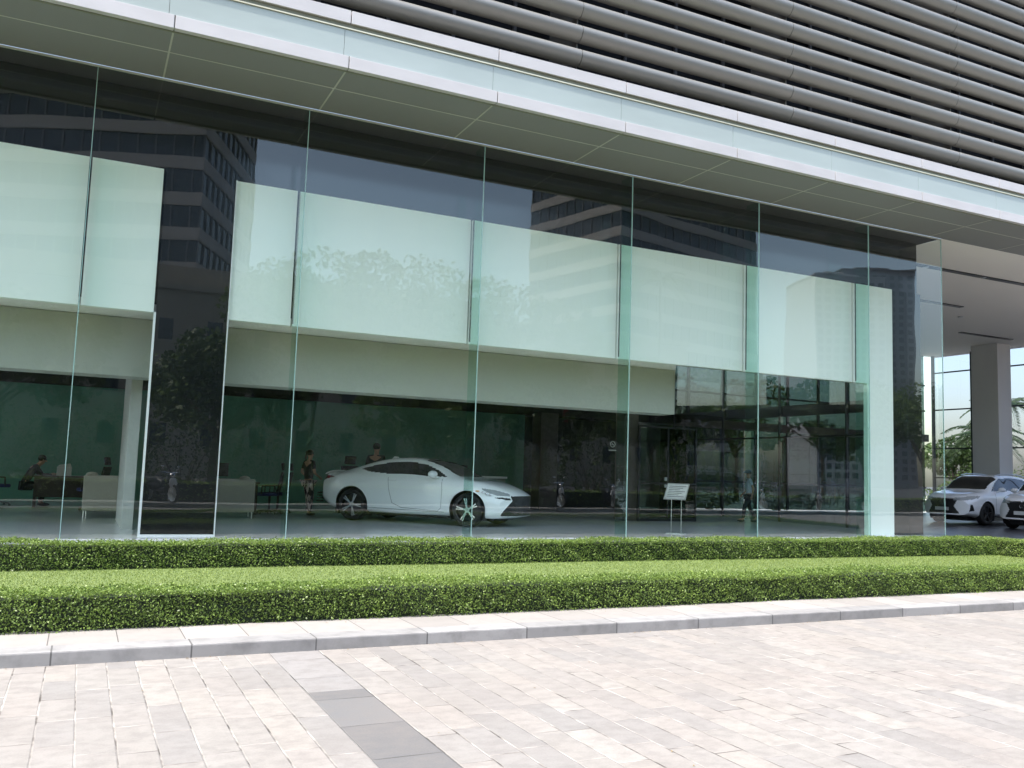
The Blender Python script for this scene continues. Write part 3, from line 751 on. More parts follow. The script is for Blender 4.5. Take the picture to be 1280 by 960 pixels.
suv = dict(L=4.89, W=1.90, H=1.69, N=420, MV=90, wheels=(.98, 3.77), wr=.375, rim=.27, arch=.43, spokes=5, flare=.02, bowf=.42, bowr=.25, rimmat=M_rimdark,
  top=([0, .12, .35, .8, 1.4, 2.2, 2.8, 3.1, 3.55, 3.75, 4.2, 4.6, 4.80, 4.89], [.98, 1.15, 1.40, 1.62, 1.68, 1.695, 1.655, 1.53, 1.22, 1.14, 1.08, 1.00, .92, .84]),
  bot=([0, .3, 1.0, 3.2, 4.3, 4.89], [.48, .32, .26, .25, .25, .32]),
  belt=([0, .4, 1.2, 2.4, 3.4, 4.1, 4.6, 4.89], [.85, 1.10, 1.14, 1.10, 1.06, .99, .88, .72]),
  wid=([0, .2, .6, 1.0, 2.4, 3.6, 4.4, 4.7, 4.89], [.78, .87, .92, .94, .93, .94, .92, .87, .80]),
  wtop=([0, .6, 1.5, 2.5, 3.2, 3.8, 4.5, 4.89], [.66, .62, .65, .66, .72, .80, .76, .66]),
  mirror=(3.08, 1.16), handle=(2.3, 1.02),
  seams=[([(2.28, 1.10), (2.25, .6), (2.35, .38), (3.2, .36), (3.27, .6), (3.25, 1.06)], .005, 'door_seam', M_seam), ([(1.35, 1.1), (1.42, .8), (1.5, .40), (2.22, .38)], .005, 'door_seam', M_seam)],
  parts=[('side_window', M_cwin, side([(.55, 1.30), (.95, 1.20), (2.2, 1.17), (3.38, 1.13), (3.02, 1.42), (2.70, 1.575), (2.0, 1.60), (1.2, 1.575), (.8, 1.50)])),
         ('windscreen', M_cwin, lambda x, y, z, n: (x > 2.86) & (x < 3.60) & (z > 1.19) & (np.abs(y) < .70) & (n[:,2] > .2)),
         ('rear_window', M_cwin, lambda x, y, z, n: (x > .16) & (x < .68) & (z > 1.20) & (np.abs(y) < .52)),
         ('headlight', M_lamp, side([(4.10, .97), (4.22, .89), (4.70, .80), (4.90, .80), (4.80, .89), (4.45, .955)], .38, .97)),
         ('taillight', M_red, side([(-.05, .95), (.5, 1.02), (.5, 1.10), (.02, 1.10)], .35)),
         ('fog_recess', M_blk, side([(4.42, .46), (4.62, .44), (4.56, .68), (4.48, .66)], .5)),
         ('grille', M_blk, lambda x, y, z, n: (x > 4.5) & (z > .36) & (z < .85) & (np.abs(y) < np.where(z < .60, .56-(z-.36)*.7, .39+(z-.60)*.5)) & (n[:,2] < .8))])
s1, ssurf, sbow, *_r = make_car(suv, 'suv', 'white sport utility vehicle parked under the porch beside the grey column', M_paint2)
b = MB()
for sg in (-1, 1):
    pts = [(4.88-.10*((yy/.5)**2), sg*yy, z) for yy, z in ((.02, .86), (.35, .86), (.51, .84), (.43, .70), (.40, .60), (.47, .48), (.57, .37), (.02, .345))]
    b.tube(pts, .020, 6)
b.build('grille_frame', M_chrome, s1, smooth=True)
b = MB()
for z in np.arange(.42, .84, .06): b.tube([(4.895-.10*((yy/.5)**2), yy, z) for yy in np.linspace(-.42, .42, 9)], .007, 5)
b.build('grille_bars', M_rimdark, s1)
b = MB(); b.box(4.89, 4.91, -.24, .24, .46, .57); b.build('number_plate', M_paper, s1)
b = MB(); b.lathe([(.060, -.01), (.075, -.01), (.075, .012), (.060, .012)], (4.90, 0, .72), 'x', 24); b.bar((4.905, -.02, .75), (4.905, .0, .69), .012, .014); b.bar((4.905, .0, .69), (4.905, .045, .69), .012, .014); b.build('badge', M_chrome, s1, smooth=True)
for sg in (-1, 1):
    b = MB(); b.tube([(.9, sg*.60, 1.68), (1.5, sg*.62, 1.735), (2.4, sg*.62, 1.735), (2.8, sg*.60, 1.67)], .018, 6); b.build('roof_rail', M_steel, s1, smooth=True)
s2 = copy_tree(s1)
s2['label'] = 'white sport utility vehicle cut by the right picture edge, dark grille towards the road'
def place_car(o, pt, heading, fx, fy=0):
    h = R(heading); f = Vector((math.cos(h), math.sin(h), 0)); l = Vector((-math.sin(h), math.cos(h), 0))
    o.location = Vector((*pt, -.05)) - f*fx - l*fy; o.rotation_euler = (0, 0, h); o.scale = (1, 1, 1)
place_car(s1, (27.5, 5.3), 186, 3.77, .80)
place_car(s2, (25.85, 2.82), 190, 4.89)

# ------------------------------------------------------------------ people
def skinned(name, chains, mat, root_pt, parent=None, sub=2):
    """chains: lists of (point, radius); points shared between chains are welded"""
    vs = []; es = []; rs = []; key = {}
    def vid(p, r):
        k = tuple(round(c, 4) for c in p)
        if k not in key: key[k] = len(vs); vs.append(p); rs.append(r)
        return key[k]
    for ch in chains:
        ids = [vid(p, r) for p, r in ch]
        for a, b_ in zip(ids[:-1], ids[1:]): es.append((a, b_))
    me = bpy.data.meshes.new(name); me.from_pydata(vs, es, [])
    o = bpy.data.objects.new(name, me); COL.objects.link(o)
    md = o.modifiers.new('skin', 'SKIN'); 
    if not me.skin_vertices: 
        with bpy.context.temp_override(object=o, active_object=o, selected_objects=[o]): pass
    rp = min(range(len(vs)), key=lambda i: (Vector(vs[i])-Vector(root_pt)).length)
    for i, sv in enumerate(me.skin_vertices[0].data):
        r = rs[i]; sv.radius = r if isinstance(r, tuple) else (r, r); sv.use_root = (i == rp)
    s = o.modifiers.new('sub', 'SUBSURF'); s.levels = sub; s.render_levels = sub
    dg = bpy.context.evaluated_depsgraph_get(); m2 = bpy.data.meshes.new_from_object(o.evaluated_get(dg))
    bpy.data.objects.remove(o); 
    m2.name = name
    return link_obj(name, m2, mat, parent, smooth=True)
def person(label, H, pose, loc, rz, top, trousers, hair='short', extras=()):
    s = H/1.75; P = {k: (v[0]*s, v[1]*s, v[2]*s) for k, v in pose.items()}
    r = lambda k: k*s
    def hand(w, e, sg):
        w_, e_ = Vector(w), Vector(e); d = (w_-e_).normalized(); o_ = Vector((0, 1, 0)); lat = d.cross(Vector((1,0,0))).normalized() if abs(d.x) < .9 else Vector((0,1,0))
        pal = w_+d*.07*s; ch = [[(tuple(w_), r(.024)), (tuple(pal), (r(.036), r(.016)))]]
        for i, ln in enumerate((.062, .075, .070, .055)):
            a = pal+lat*(i-1.5)*.018*s; k1 = a+d*ln*.5*s; k2 = a+d*ln*s*.92+Vector((0,0,0))+lat.cross(d)*.02*s
            ch.append([(tuple(pal), (r(.036), r(.016))), (tuple(a+d*.02*s), r(.008)), (tuple(k1), r(.0078)), (tuple(k2), r(.0068))])
        th = w_+d*.03*s+lat*-.03*s; ch.append([(tuple(w_), r(.024)), (tuple(th), r(.011)), (tuple(th+d*.04*s-lat*.012*s), r(.008))])
        return ch
    p = P
    nk = tuple((Vector(p['chest'])+Vector(p['head']))/2*1.0)
    neck = tuple(Vector(p['chest']).lerp(Vector(p['head']), .55))
    hd_ = Vector(p['head']); 
    ch = [[(p['pelvis'], (r(.128), r(.085))), (p['waist'], (r(.100), r(.070))), (p['chest'], (r(.130), r(.082))), (neck, r(.052)), (tuple(hd_+Vector((0,0,-.03*s))), (r(.066), r(.078))), (tuple(hd_+Vector((0,0,.055*s))), (r(.076), r(.090))), (tuple(hd_+Vector((0,0,.10*s))), (r(.05), r(.06)))]]
    for sd_ in ('L', 'R'):
        ch.append([(p['chest'], (r(.130), r(.082))), (p['sh'+sd_], r(.052)), (p['el'+sd_], r(.041)), (p['wr'+sd_], r(.024))])
        ch += hand(p['wr'+sd_], p['el'+sd_], sd_)
        ch.append([(p['pelvis'], (r(.128), r(.085))), (p['hip'+sd_], r(.078)), (p['kn'+sd_], r(.056)), (p['an'+sd_], r(.036)), (p['to'+sd_], (r(.042), r(.025)))])
    body = skinned('person', ch, M_skin, p['pelvis'])
    # face: nose, eyes, ears
    fwd = Vector(pose.get('face', (0, 1, 0))).normalized(); lt = Vector((fwd.y, -fwd.x, 0)).normalized()
    b = MB(); b.ell(tuple(hd_+fwd*.088*s+Vector((0,0,.005*s))), (.012*s, .014*s, .022*s), 8, 6)
    for sg in (-1, 1): b.ell(tuple(hd_+lt*sg*.074*s+Vector((0,0,.01*s))), (.014*s, .016*s, .028*s), 8, 6)
    b.build('face_detail', M_skin, body, smooth=True)
    b = MB()
    for sg in (-1, 1): b.ell(tuple(hd_+fwd*.076*s+lt*sg*.030*s+Vector((0,0,.03*s))), (.011*s,)*3, 8, 6)
    b.ell(tuple(hd_+fwd*.080*s+Vector((0,0,-.042*s))), (.018*s, .010*s, .005*s), 8, 6)
    b.build('eyes_and_mouth', M_hair, body, smooth=True)
    # clothes
    sl = top[1]; k = 1.10
    ch = [[(tuple(Vector(p['pelvis'])+Vector((0,0,.02*s))), (r(.163), r(.118))), (p['waist'], (r(.137), r(.100))), (p['chest'], (r(.172), r(.122))), (tuple(Vector(p['chest']).lerp(Vector(p['head']), .44)), r(.066))]]
    for sd_ in ('L', 'R'):
        e_ = Vector(p['sh'+sd_]).lerp(Vector(p['el'+sd_]), .72) if sl == 'short' else Vector(p['el'+sd_])
        c = [(p['chest'], (r(.172), r(.122))), (p['sh'+sd_], r(.068)), (tuple(e_), r(.052))]
        if sl == 'long': c.append((tuple(Vector(p['wr'+sd_])), r(.034)))
        ch.append(c)
    skinned(top[2], ch, top[0], p['waist'], body)
    wl = trousers[1]
    ch = []
    for sd_ in ('L', 'R'):
        a = Vector(p['kn'+sd_]).lerp(Vector(p['an'+sd_]), .93)
        ch.append([(p['pelvis'], (r(.160), r(.114))), (p['hip'+sd_], r(.100)), (p['kn'+sd_], r(.068*wl)), (tuple(a), r(.052*wl))])
    skinned('trousers', ch, trousers[0], p['pelvis'], body)
    b = MB()
    for sd_ in ('L', 'R'):
        a, t_ = Vector(p['an'+sd_]), Vector(p['to'+sd_]); d = (t_-a); c = a.lerp(t_, .5); c.z = min(a.z, t_.z)+.0*s
        m_ = Matrix.Translation((c.x, c.y, max(.042*s, c.z-.015*s))) @ Matrix.Rotation(math.atan2(d.y, d.x), 4, 'Z')
        q = MB(); q.ell((0, 0, 0), (.135*s, .050*s, .042*s), 14, 8); q.xf(m_); b.add(q.v, q.f)
    b.build('shoes', M_blk, body, smooth=True)
    b = MB(); b.ell(tuple(hd_-fwd*.015*s+Vector((0,0,.055*s))), (.092*s, .098*s, .088*s), 18, 12)
    if hair == 'ponytail': b.ell(tuple(hd_-fwd*.105*s+Vector((0,0,.05*s))), (.045*s, .045*s, .05*s)); b.ell(tuple(hd_-fwd*.13*s+Vector((0,0,-.06*s))), (.032*s, .034*s, .10*s))
    if hair == 'cap': 
        c_ = MB(); c_.ell(tuple(hd_+Vector((0,0,.075*s))), (.102*s, .108*s, .075*s), 18, 12); c_.ell(tuple(hd_+fwd*.12*s+Vector((0,0,.06*s))), (.06*s, .06*s, .012*s)); c_.build('cap', M_cap, body, smooth=True)
    b.build('hair', M_hair, body, smooth=True)
    for e_ in extras: e_(body, p, s)
    body.location = loc; body.rotation_euler = (0, 0, rz)
    return tag(body, label, 'person')
stand = dict(pelvis=(0,0,.93), waist=(0,0,1.09), chest=(0,0,1.33), head=(0,.02,1.60), shL=(-.18,0,1.40), shR=(.18,0,1.40), elL=(-.23,-.03,1.12), elR=(.23,-.03,1.12),
  wrL=(-.22,.06,.88), wrR=(.22,.06,.88), hipL=(-.09,0,.86), hipR=(.09,0,.86), knL=(-.10,.02,.48), knR=(.10,.02,.48), anL=(-.10,-.02,.075), anR=(.10,-.02,.075), toL=(-.11,.13,.03), toR=(.11,.13,.03), face=(0,1,0))
w_pose = dict(stand); w_pose.update(elR=(.24,.02,1.12), wrR=(.16,.22,1.02), elL=(-.25,-.06,1.13), wrL=(-.17,.12,.98), anL=(-.07,.10,.075), toL=(-.07,.25,.03), knL=(-.09,.10,.49))
person('woman with tied-back hair in black top and patterned wide trousers, standing at the coupe\'s tail', 1.60, w_pose, (5.0, 6.75, 0), R(-70), (M_bshirt, 'short', 'blouse'), (M_patt, 1.45), 'ponytail')
def suit(body, p, s):
    b = MB(); c = Vector(p['chest']); b.prism([(-.05*s, .13*s), (.05*s, .13*s), (0, -.12*s)], .121*s, .126*s, 'xz')
    b.v = [(x+c.x, y+c.y, z+c.z) for x, y, z in b.v]; b.build('shirt_front', M_wshirt, body)
person('man in black suit and white shirt standing behind the coupe\'s rear window', 1.84, stand, (6.75, 7.0, 0), R(-40), (M_bshirt, 'long', 'jacket'), (M_bshirt, 1.1), 'short', (suit,))
walk = dict(stand); walk.update(knL=(-.09,.16,.50), anL=(-.10,.20,.10), toL=(-.10,.35,.06), knR=(.09,-.03,.49), anR=(.09,-.26,.12), toR=(.09,-.13,.04), elL=(-.24,-.10,1.12), wrL=(-.22,-.06,.87), wrR=(.22,.16,.92))
person('man in pale shirt, dark trousers and blue cap walking right of the display stand', 1.5, walk, (17.3, 5.2, 0), R(60), (M_wshirt, 'short', 'shirt'), (M_dtrous, 1.1), 'cap')
sit = dict(pelvis=(0,0,.52), waist=(0,.05,.68), chest=(0,.20,.90), head=(0,.38,1.13), shL=(-.18,.22,.96), shR=(.18,.22,.96), elL=(-.22,.38,.76), elR=(.22,.38,.76), wrL=(-.12,.60,.78), wrR=(.12,.60,.78),
  hipL=(-.09,.04,.50), hipR=(.09,.04,.50), knL=(-.11,.44,.50), knR=(.11,.44,.50), anL=(-.11,.40,.08), anR=(.11,.40,.08), toL=(-.11,.54,.03), toR=(.11,.54,.03), face=(0,1,-.2))
person('dark-clothed person seated and bent over the desk at the left picture edge', 1.72, sit, (-1.22, 9.9, 0), R(-80), (M_bshirt, 'long', 'jumper'), (M_dtrous, 1.1), 'short')

# ------------------------------------------------------------------ furniture
def armchair(label):
    t = tag(empty('armchair'), label, 'armchair', 'beige armchairs inside the showroom')
    MB().box(-.44, .44, -.12, .06, .14, .86).build('backrest', M_beige, t, bevel=.03)
    MB().box(-.31, .31, .065, .74, .18, .43).build('seat', M_beige, t, bevel=.04)
    for sg in (-1, 1): MB().box(min(sg*.44, sg*.32), max(sg*.44, sg*.32), .065, .78, .18, .62).build('armrest', M_beige, t, bevel=.03)
    for x in (-.40, .40):
        for y in (-.06, .70): MB().tube([(x, y, 0), (x, y, .14)], .014, 8).build('leg', M_steel, t)
    MB().ell((-.30, .05, .86), (.12, .08, .07)).build('cushion', M_beige, t, smooth=True)
    return t
a1 = armchair('beige armchair with its back to the glass, left of the black column')
a1.location = (.52, 5.3, 0); a1.rotation_euler = (0, 0, R(-4))
a2 = copy_tree(a1); a2['label'] = 'beige armchair with its back to the glass, just right of the black column'; a2.location = (3.06, 5.4, 0)
for c in kids(a2):
    if c.name.startswith('cushion'): c.location.x = .52
def office_chair(label):
    t = tag(empty('office_chair'), label, 'office chair', 'black high-back office chairs')
    b = MB(); b.bar((0, -.20, .55), (0, -.30, 1.02), .46, .05, (0,1,0)); b.build('backrest', M_mesh, t, bevel=.02)
    b = MB(); b.bar((0, -.30, 1.06), (0, -.27, 1.24), .28, .06, (0,1,0)); b.build('headrest', M_mesh, t, bevel=.02)
    MB().box(-.24, .24, -.20, .28, .44, .52).build('seat', M_blue, t, bevel=.03)
    for sg in (-1, 1): MB().tube([(sg*.27, .16, .48), (sg*.28, .15, .68), (sg*.28, -.14, .69), (sg*.26, -.2, .52)], .018, 6).build('armrest', M_blk, t, smooth=True)
    MB().tube([(0, 0, .08), (0, 0, .44)], .03, 8).build('gas_lift', M_blk, t)
    b = MB()
    for k in range(5): a = 2*math.pi*k/5; b.bar((0, 0, .10), (.30*math.cos(a), .30*math.sin(a), .06), .04, .03); b.ell((.30*math.cos(a), .30*math.sin(a), .03), (.03, .03, .03), 8, 6)
    b.build('star_base', M_blk, t)
    return t
oc = office_chair('black high-back office chair behind the left armchair, the nearer to the black column'); oc.location = (.70, 8.0, .0); oc.rotation_euler = (0, 0, R(75))
for lab, x, y, a in (('black high-back office chair behind the left armchair, the one with navy seat showing', .29, 8.0, 70), ('black high-back office chair beside the right armchair, the left of that pair', 4.18, 7.2, 72),
                     ('black high-back office chair beside the right armchair, the right of that pair', 4.46, 7.6, 68)):
    o = copy_tree(oc); o['label'] = lab; o.location = (x, y, 0); o.rotation_euler = (0, 0, R(a))
o = copy_tree(oc); o['label'] = 'black office chair behind the seated person at the left picture edge'; o.location = (-1.78, 9.95, 0); o.rotation_euler = (0, 0, R(-85))
def desk(label, x0, x1, y0, y1):
    t = tag(empty('desk', ((x0+x1)/2, (y0+y1)/2, 0)), label, 'desk'); w, d = (x1-x0)/2, (y1-y0)/2
    MB().box(-w, w, -d, d, .72, .76).build('desk_top', M_desk, t, bevel=.008)
    MB().box(-w+.05, w-.05, -d+.04, -d+.07, .25, .715).build('modesty_panel', M_desk, t)
    for sg in (-1, 1): MB().box(sg*(w-.06)-.03, sg*(w-.06)+.03, -d+.08, d-.05, 0, .715).build('leg', M_desk, t)
    return t
desk('long dark desk in front of the seated person, left of the black column', -1.0, .62, 9.0, 9.8)
desk('dark desk behind the right-hand beige armchair', 2.5, 3.9, 7.0, 7.7)
def monitor(label, loc, rz):
    t = tag(empty('monitor', loc, rz), label, 'monitor')
    MB().box(-.26, .26, -.015, .02, .12, .44).build('screen', M_blk, t, bevel=.006)
    b = MB(); b.box(-.02, .02, .0, .04, .01, .2); b.box(-.11, .11, -.08, .1, 0, .012); b.build('stand', M_steel, t)
    return t
monitor('black monitor on the desk behind the right-hand beige armchair', (2.95, 7.35, .761), R(10))
b = MB(); b.box(-.16, .16, -.12, .12, 0, .20); b.prism([(-.16, .20), (.16, .20), (.12, .30), (-.12, .26)], -.10, .12); pr = b.build('printer', M_wallgrey, bevel=.01)
pr.location = (-.35, 9.3, .761); tag(pr, 'small pale office machine on the left desk in front of the seated person', 'printer')
# white reception counter behind the bonnet
t = tag(empty('reception_counter', (10.85, 9.4, 0)), 'low white counter behind the bonnet of the coupe', 'counter')
MB().box(-.62, .62, -.3, .3, 1.0, 1.06).build('counter_top', M_frame, t, bevel=.006)
MB().box(-.58, .58, -.26, .26, 0, .995).build('counter_body', simple('grey_laminate', (.22, .25, .24), .5), t)
# monitors/black seat silhouettes
o = copy_tree(oc); o['label'] = 'black office chair seen above the coupe roof beside the suited man'; o.location = (6.65, 8.3, .0); o.rotation_euler = (0, 0, R(200)); o.scale = (1.2,)*3
o = copy_tree(oc); o['label'] = 'black office chair at the white counter behind the coupe bonnet'; o.location = (10.35, 10.3, .0); o.rotation_euler = (0, 0, R(10)); o.scale = (1.1,)*3
# display stand
t = tag(empty('display_stand', (11.62, .92, 0), R(-57)), 'tilted price display board on thin steel legs just behind the glass', 'display stand')
b = MB()
for x in (-.14, .14): b.tube([(x, 0, .02), (x, 0, .86)], .011, 8)
b.build('leg', M_steel, t)
b = MB(); b.box(-.24, .24, -.14, .14, .0, .018); b.build('base_plate', M_steel, t, bevel=.004)
TM = Matrix.Translation((0, 0, .93)) @ Matrix.Rotation(R(48), 4, 'X')
b = MB(); b.box(-.29, .29, -.21, .21, -.012, .0); b.xf(TM); b.build('board', M_paper, t)
b = MB(); b.box(-.31, .31, -.23, -.212, -.016, .01); b.box(-.31, .31, .212, .23, -.016, .01); b.box(-.31, -.292, -.212, .212, -.016, .01); b.box(.292, .31, -.212, .212, -.016, .01); b.xf(TM); b.build('board_frame', M_steel, t)
b = MB()
for i, y in enumerate((.15, .10, .05, 0, -.05, -.10, -.15)): b.box(-.24, .24-.08*(i % 3), y-.008, y+.008, .0015, .003)
b.xf(TM); b.build('print_lines', simple('print_ink', (.10, .10, .10), .6), t)
t.scale = (.8, .8, .97)
# doors of the inner partition with push bars, small wall plates
t = tag(empty('glass_door', (14.6, 5.4, 0)), 'framed glass door with push plates in the dark partition, right of the display stand', 'door')
b = MB()
for x in (-.95, 0, .95): b.box(x-.025, x+.025, -.03, .03, 0, 2.6)
b.box(-.95, .95, -.028, .028, 2.55, 2.6); b.box(-.95, .95, -.028, .028, 0, .08); b.box(-.95, .95, -.028, .028, 1.0, 1.05)
b.build('door_frame', M_mull, t)
MB().box(-.92, .92, -.005, .005, .085, 2.54).build('door_glass', M_rglass, t)
b = MB(); b.box(-.12, -.04, -.045, -.031, 1.10, 1.20); b.box(-.12, -.04, -.045, -.031, .92, 1.0); b.build('push_plate', M_paper, t)
# hanging sign with a pictogram behind the glass
t = tag(empty('no_smoking_sign', (12.55, 5.0, 2.02)), 'small white no-smoking pictogram sign with a caption line, above the showroom floor', 'sign')
b = MB(); b.lathe([(.065, -.006), (.082, -.006), (.082, .006), (.065, .006)], (0, 0, 0), 'y', 28); b.bar((-.05, -.002, .05), (.05, -.002, -.05), .012, .012, (0,1,0)); b.bar((-.045, .002, -.005), (.03, .002, -.005), .010, .014, (0,1,0)); b.build('pictogram', M_paper, t)
b = MB(); b.box(-.12, .11, -.004, .004, -.17, -.145); b.build('caption', M_paper, t)
MB().box(-.14, .13, .008, .014, -.19, .10).build('backing', M_blk, t)

# ------------------------------------------------------------------ vegetation
def tree(kind, loc, H, crown_r, mat, label, group, n=5200, leaf=.16, trunk_r=.16, seedv=0):
    rs = random.Random(seedv); root = tag(empty(kind, loc), label, 'tree', group)
    b = MB(); th = H*.42; lean = (rs.uniform(-.3, .3), rs.uniform(-.3, .3))
    b.tube([(0,0,-.1), (lean[0]*.3, lean[1]*.3, th*.5), (lean[0], lean[1], th)], [trunk_r*1.3, trunk_r, trunk_r*.75], 9)
    blobs = []
    for k in range(11):
        a = rs.uniform(0, 6.28); rr = crown_r*rs.uniform(.25, .85); z = H*rs.uniform(.48, .88)
        c = (lean[0]+rr*math.cos(a), lean[1]+rr*math.sin(a), z); blobs.append((c, crown_r*rs.uniform(.30, .52)))
        b.tube([(lean[0]*.9, lean[1]*.9, th*rs.uniform(.7, .98)), (c[0]*.5, c[1]*.5, (z+th)/2), c], [trunk_r*.5, trunk_r*.3, trunk_r*.08], 6)
    b.build('trunk', M_bark, root, smooth=True)
    blobs.append(((lean[0], lean[1], H*.86), crown_r*.5))
    P = []; Nn = []
    per = n//len(blobs)
    for c, r in blobs:
        d = rand_unit(per); q = np.array(c)+d*(r*rng.uniform(.55, 1.05, per)**.6)[:,None]*np.array([1,1,.75]); P.append(q); Nn.append(d*.7)
    leafquads('crown', np.concatenate(P), leaf, mat, root, np.concatenate(Nn), 1.0, .7)
    return root
def palm(loc, H, label, group, nf=16, fl=2.3, seedv=0):
    rs = random.Random(seedv); root = tag(empty('palm_tree', loc), label, 'palm tree', group)
    b = MB(); b.tube([(0,0,-.1), (.08, 0, H*.5), (0, .05, H)], [.19, .14, .12], 10); b.build('trunk', M_bark, root, smooth=True)
    C = []; U = []; V = []; st = MB()
    for k in range(nf):
        a = 6.283*k/nf+rs.uniform(-.15, .15); el = rs.uniform(-.1, 1.1); d = Vector((math.cos(a), math.sin(a), 0)); pts = []
        for i in range(13):
            t = i/12; r_ = fl*t*math.cos(el*(1-t*.4)); z = H+fl*(math.sin(el)*t-.75*t*t); pts.append(Vector((0, .05, 0))+d*r_+Vector((0,0,z)))
        st.tube([pts[0], pts[4], pts[8], pts[12]], [.025, .018, .012, .004], 5)
        sdv = d.cross(Vector((0,0,1)))
        for i in range(2, 13):
            for j in (0, .25, .5, .75):
                p0 = pts[i-1].lerp(pts[i], j)
                for sg in (-1, 1):
                    ln = .42*fl/2.3*(1-((i/12)-.45)**2*1.4); dd = (sdv*sg*.9+d*.5+Vector((0,0,-.45+rs.uniform(-.2,.2)))).normalized()
                    C.append(p0+dd*ln*.5); U.append(dd*ln*.5); V.append((d*.8+Vector((0,0,.3)))*.04)
    st.build('fronds', M_palm, root)
    quads('leaflets', np.array(C), np.array(U), np.array(V), M_palm, root)
    return root
def shrub(loc, r, h, mat, label, group=None, n=1500):
    root = tag(empty('shrub', loc), label, 'shrub', group); b = MB()
    for k in range(7): a = k*.9; b.tube([(0,0,-.05), (r*.6*math.cos(a), r*.6*math.sin(a), h*.7)], [.03, .01], 5)
    b.build('stems', M_bark, root)
    d = rand_unit(n); q = d*rng.uniform(.5, 1.0, n)[:,None]**.6*np.array([r, r, h*.5])+np.array([0,0,h*.5])
    q[:,2] = np.abs(q[:,2]); q *= (1+.15*np.sin(q[:,:1]*7+q[:,1:2]*5)); leafquads('foliage', q, .075, mat, root, d*.6, 1, .6)
    return root
# garden seen through the porch and rear glazing
palm((43.5, 17.0, -.28), 4.3, 'palm tree with drooping fronds behind the porch glazing, left of the grey column', 'palms in the garden behind the porch', 18, 2.6, 3)
palm((50.5, 20.5, -.28), 6.6, 'taller palm tree partly hidden by the left side of the grey column', 'palms in the garden behind the porch', 16, 2.6, 5)
palm((52.5, 13.8, -.28), 6.2, 'palm tree right of the grey column at the picture edge', 'palms in the garden behind the porch', 20, 2.8, 8)
for i, (x, y, r, h, l) in enumerate(((46, 19.5, 1.6, 2.4, 'broad pale green shrub behind the porch glazing under the palm'), (50, 18.2, 1.7, 3.0, 'tall pale green shrub beside the porch column, behind the glazing'),
                                    (42, 18, 1.3, 1.5, 'low shrub behind the parked sport utility vehicle'))):
    shrub((x, y, -.28), r, h, M_leaf2, l, 'shrubs behind the porch', 1800)
for i, (x, y, r, h) in enumerate(((24, 19, 1.4, 1.6), (27.5, 20, 1.6, 1.5), (31, 19, 1.5, 1.7), (35, 21, 1.8, 2.0), (39, 19.5, 1.4, 1.5))):
    shrub((x, y, -.28), r, h, M_leaf, 'dark round shrub in the garden seen through the rear glazing', 'round shrubs behind the rear glazing', 1100)
kinds = [(26, 27, 7, 2.8), (33, 30, 8, 3.1), (41, 34, 8.5, 3.3), (55, 40, 6.5, 2.8), (20, 33, 9, 3.4), (66, 36, 5.5, 2.6)]
for i, (x, y, h, r) in enumerate(kinds):
    tree('garden_tree', (x, y, -.28), h, r, M_leaf if i % 2 else M_leaf2, 'broad green garden tree seen dimly through the rear glazing', 'garden trees behind the building', 3200, .17, .15, i)
# street trees on the far side of the road, seen mirrored in the glass
st = [(-14, -33, 8, 3.4), (-4, -31, 9, 3.6), (5.5, -29, 7.2, 3.0), (13, -42, 15.5, 5.2), (21, -44, 16.5, 5.4), (28, -43, 15, 4.8), (16, -30, 7.5, 3.0), (24, -31, 8, 3.3), (32, -31, 8.5, 3.4), (40, -33, 9, 3.6), (49, -34, 9, 3.6), (60, -40, 10, 4.2), (72, -44, 11, 4.5), (84, -48, 11, 4.5)]
for i, (x, y, h, r) in enumerate(st):
    tree('street_tree', (x, y, -.2), h, r*1.15, M_leaf if i % 3 else M_leaf2, 'leafy street tree across the road, seen as a reflection in the glass', 'street trees mirrored in the glass', 5200, .17+.006*r, .17, 20+i)
palm((47, -52, -.2), 19.5, 'tall palm across the road mirrored high in the glass', None, 18, 3.2, 31)
palm((36, -24, -.2), 5.2, 'short palm across the road mirrored low in the right-hand glass', None, 18, 2.4, 33)
for i, x in enumerate(np.arange(-16, 34, 3.3)):
    shrub((float(x), -24.5+1.2*math.sin(i*2.1), -.2), 2.0, 2.6+1.2*abs(math.sin(i*1.7)), M_leaf, 'dark shrub across the road, mirrored low in the glass', 'shrubs mirrored in the glass', 1500)
# promenade hedge and bollards opposite
hedge('hedge', -20, 60, -18.4, -17.8, -.2, .5, 260, M_hedge, 'low hedge on the far side of the road, mirrored in the glass', .045)

# ------------------------------------------------------------------ buildings opposite (mirrored in the glass)
def banded_tower(name, loc, rz, w, d, H, storey, label, band=.38, mats=(M_twband, M_twglass)):
    t = tag(empty(name, loc, rz), label, 'building')
    MB().box(-w/2, w/2, -d/2, d/2, 0, H).build('glazing', mats[1], t)
    z = 2.0
    while z < H: 
        MB().box(-w/2-.25, w/2+.25, -d/2-.25, d/2+.25, z, z+storey*band).build('floor_band', mats[0], t); z += storey
    b = MB()
    for x in np.arange(-w/2, w/2+.1, 2.4): b.box(x-.08, x+.08, d/2, d/2+.2, 0, H); b.box(x-.08, x+.08, -d/2-.2, -d/2, 0, H)
    for y in np.arange(-d/2, d/2+.1, 2.4): b.box(w/2, w/2+.2, y-.08, y+.08, 0, H); b.box(-w/2-.2, -w/2, y-.08, y+.08, 0, H)
    b.build('mullions', simple('tower_mullion', (.12, .13, .15), .5), t)
    return t
banded_tower('office_tower', (-3, -122, -.3), R(24), 42, 24, 78, 4.6, 'tall office tower with pale floor bands, mirrored at the top left of the glass', .36)
banded_tower('office_tower', (99, -131, -.3), R(-14), 40, 24, 62, 4.6, 'banded office block mirrored above the middle white panels', .36)
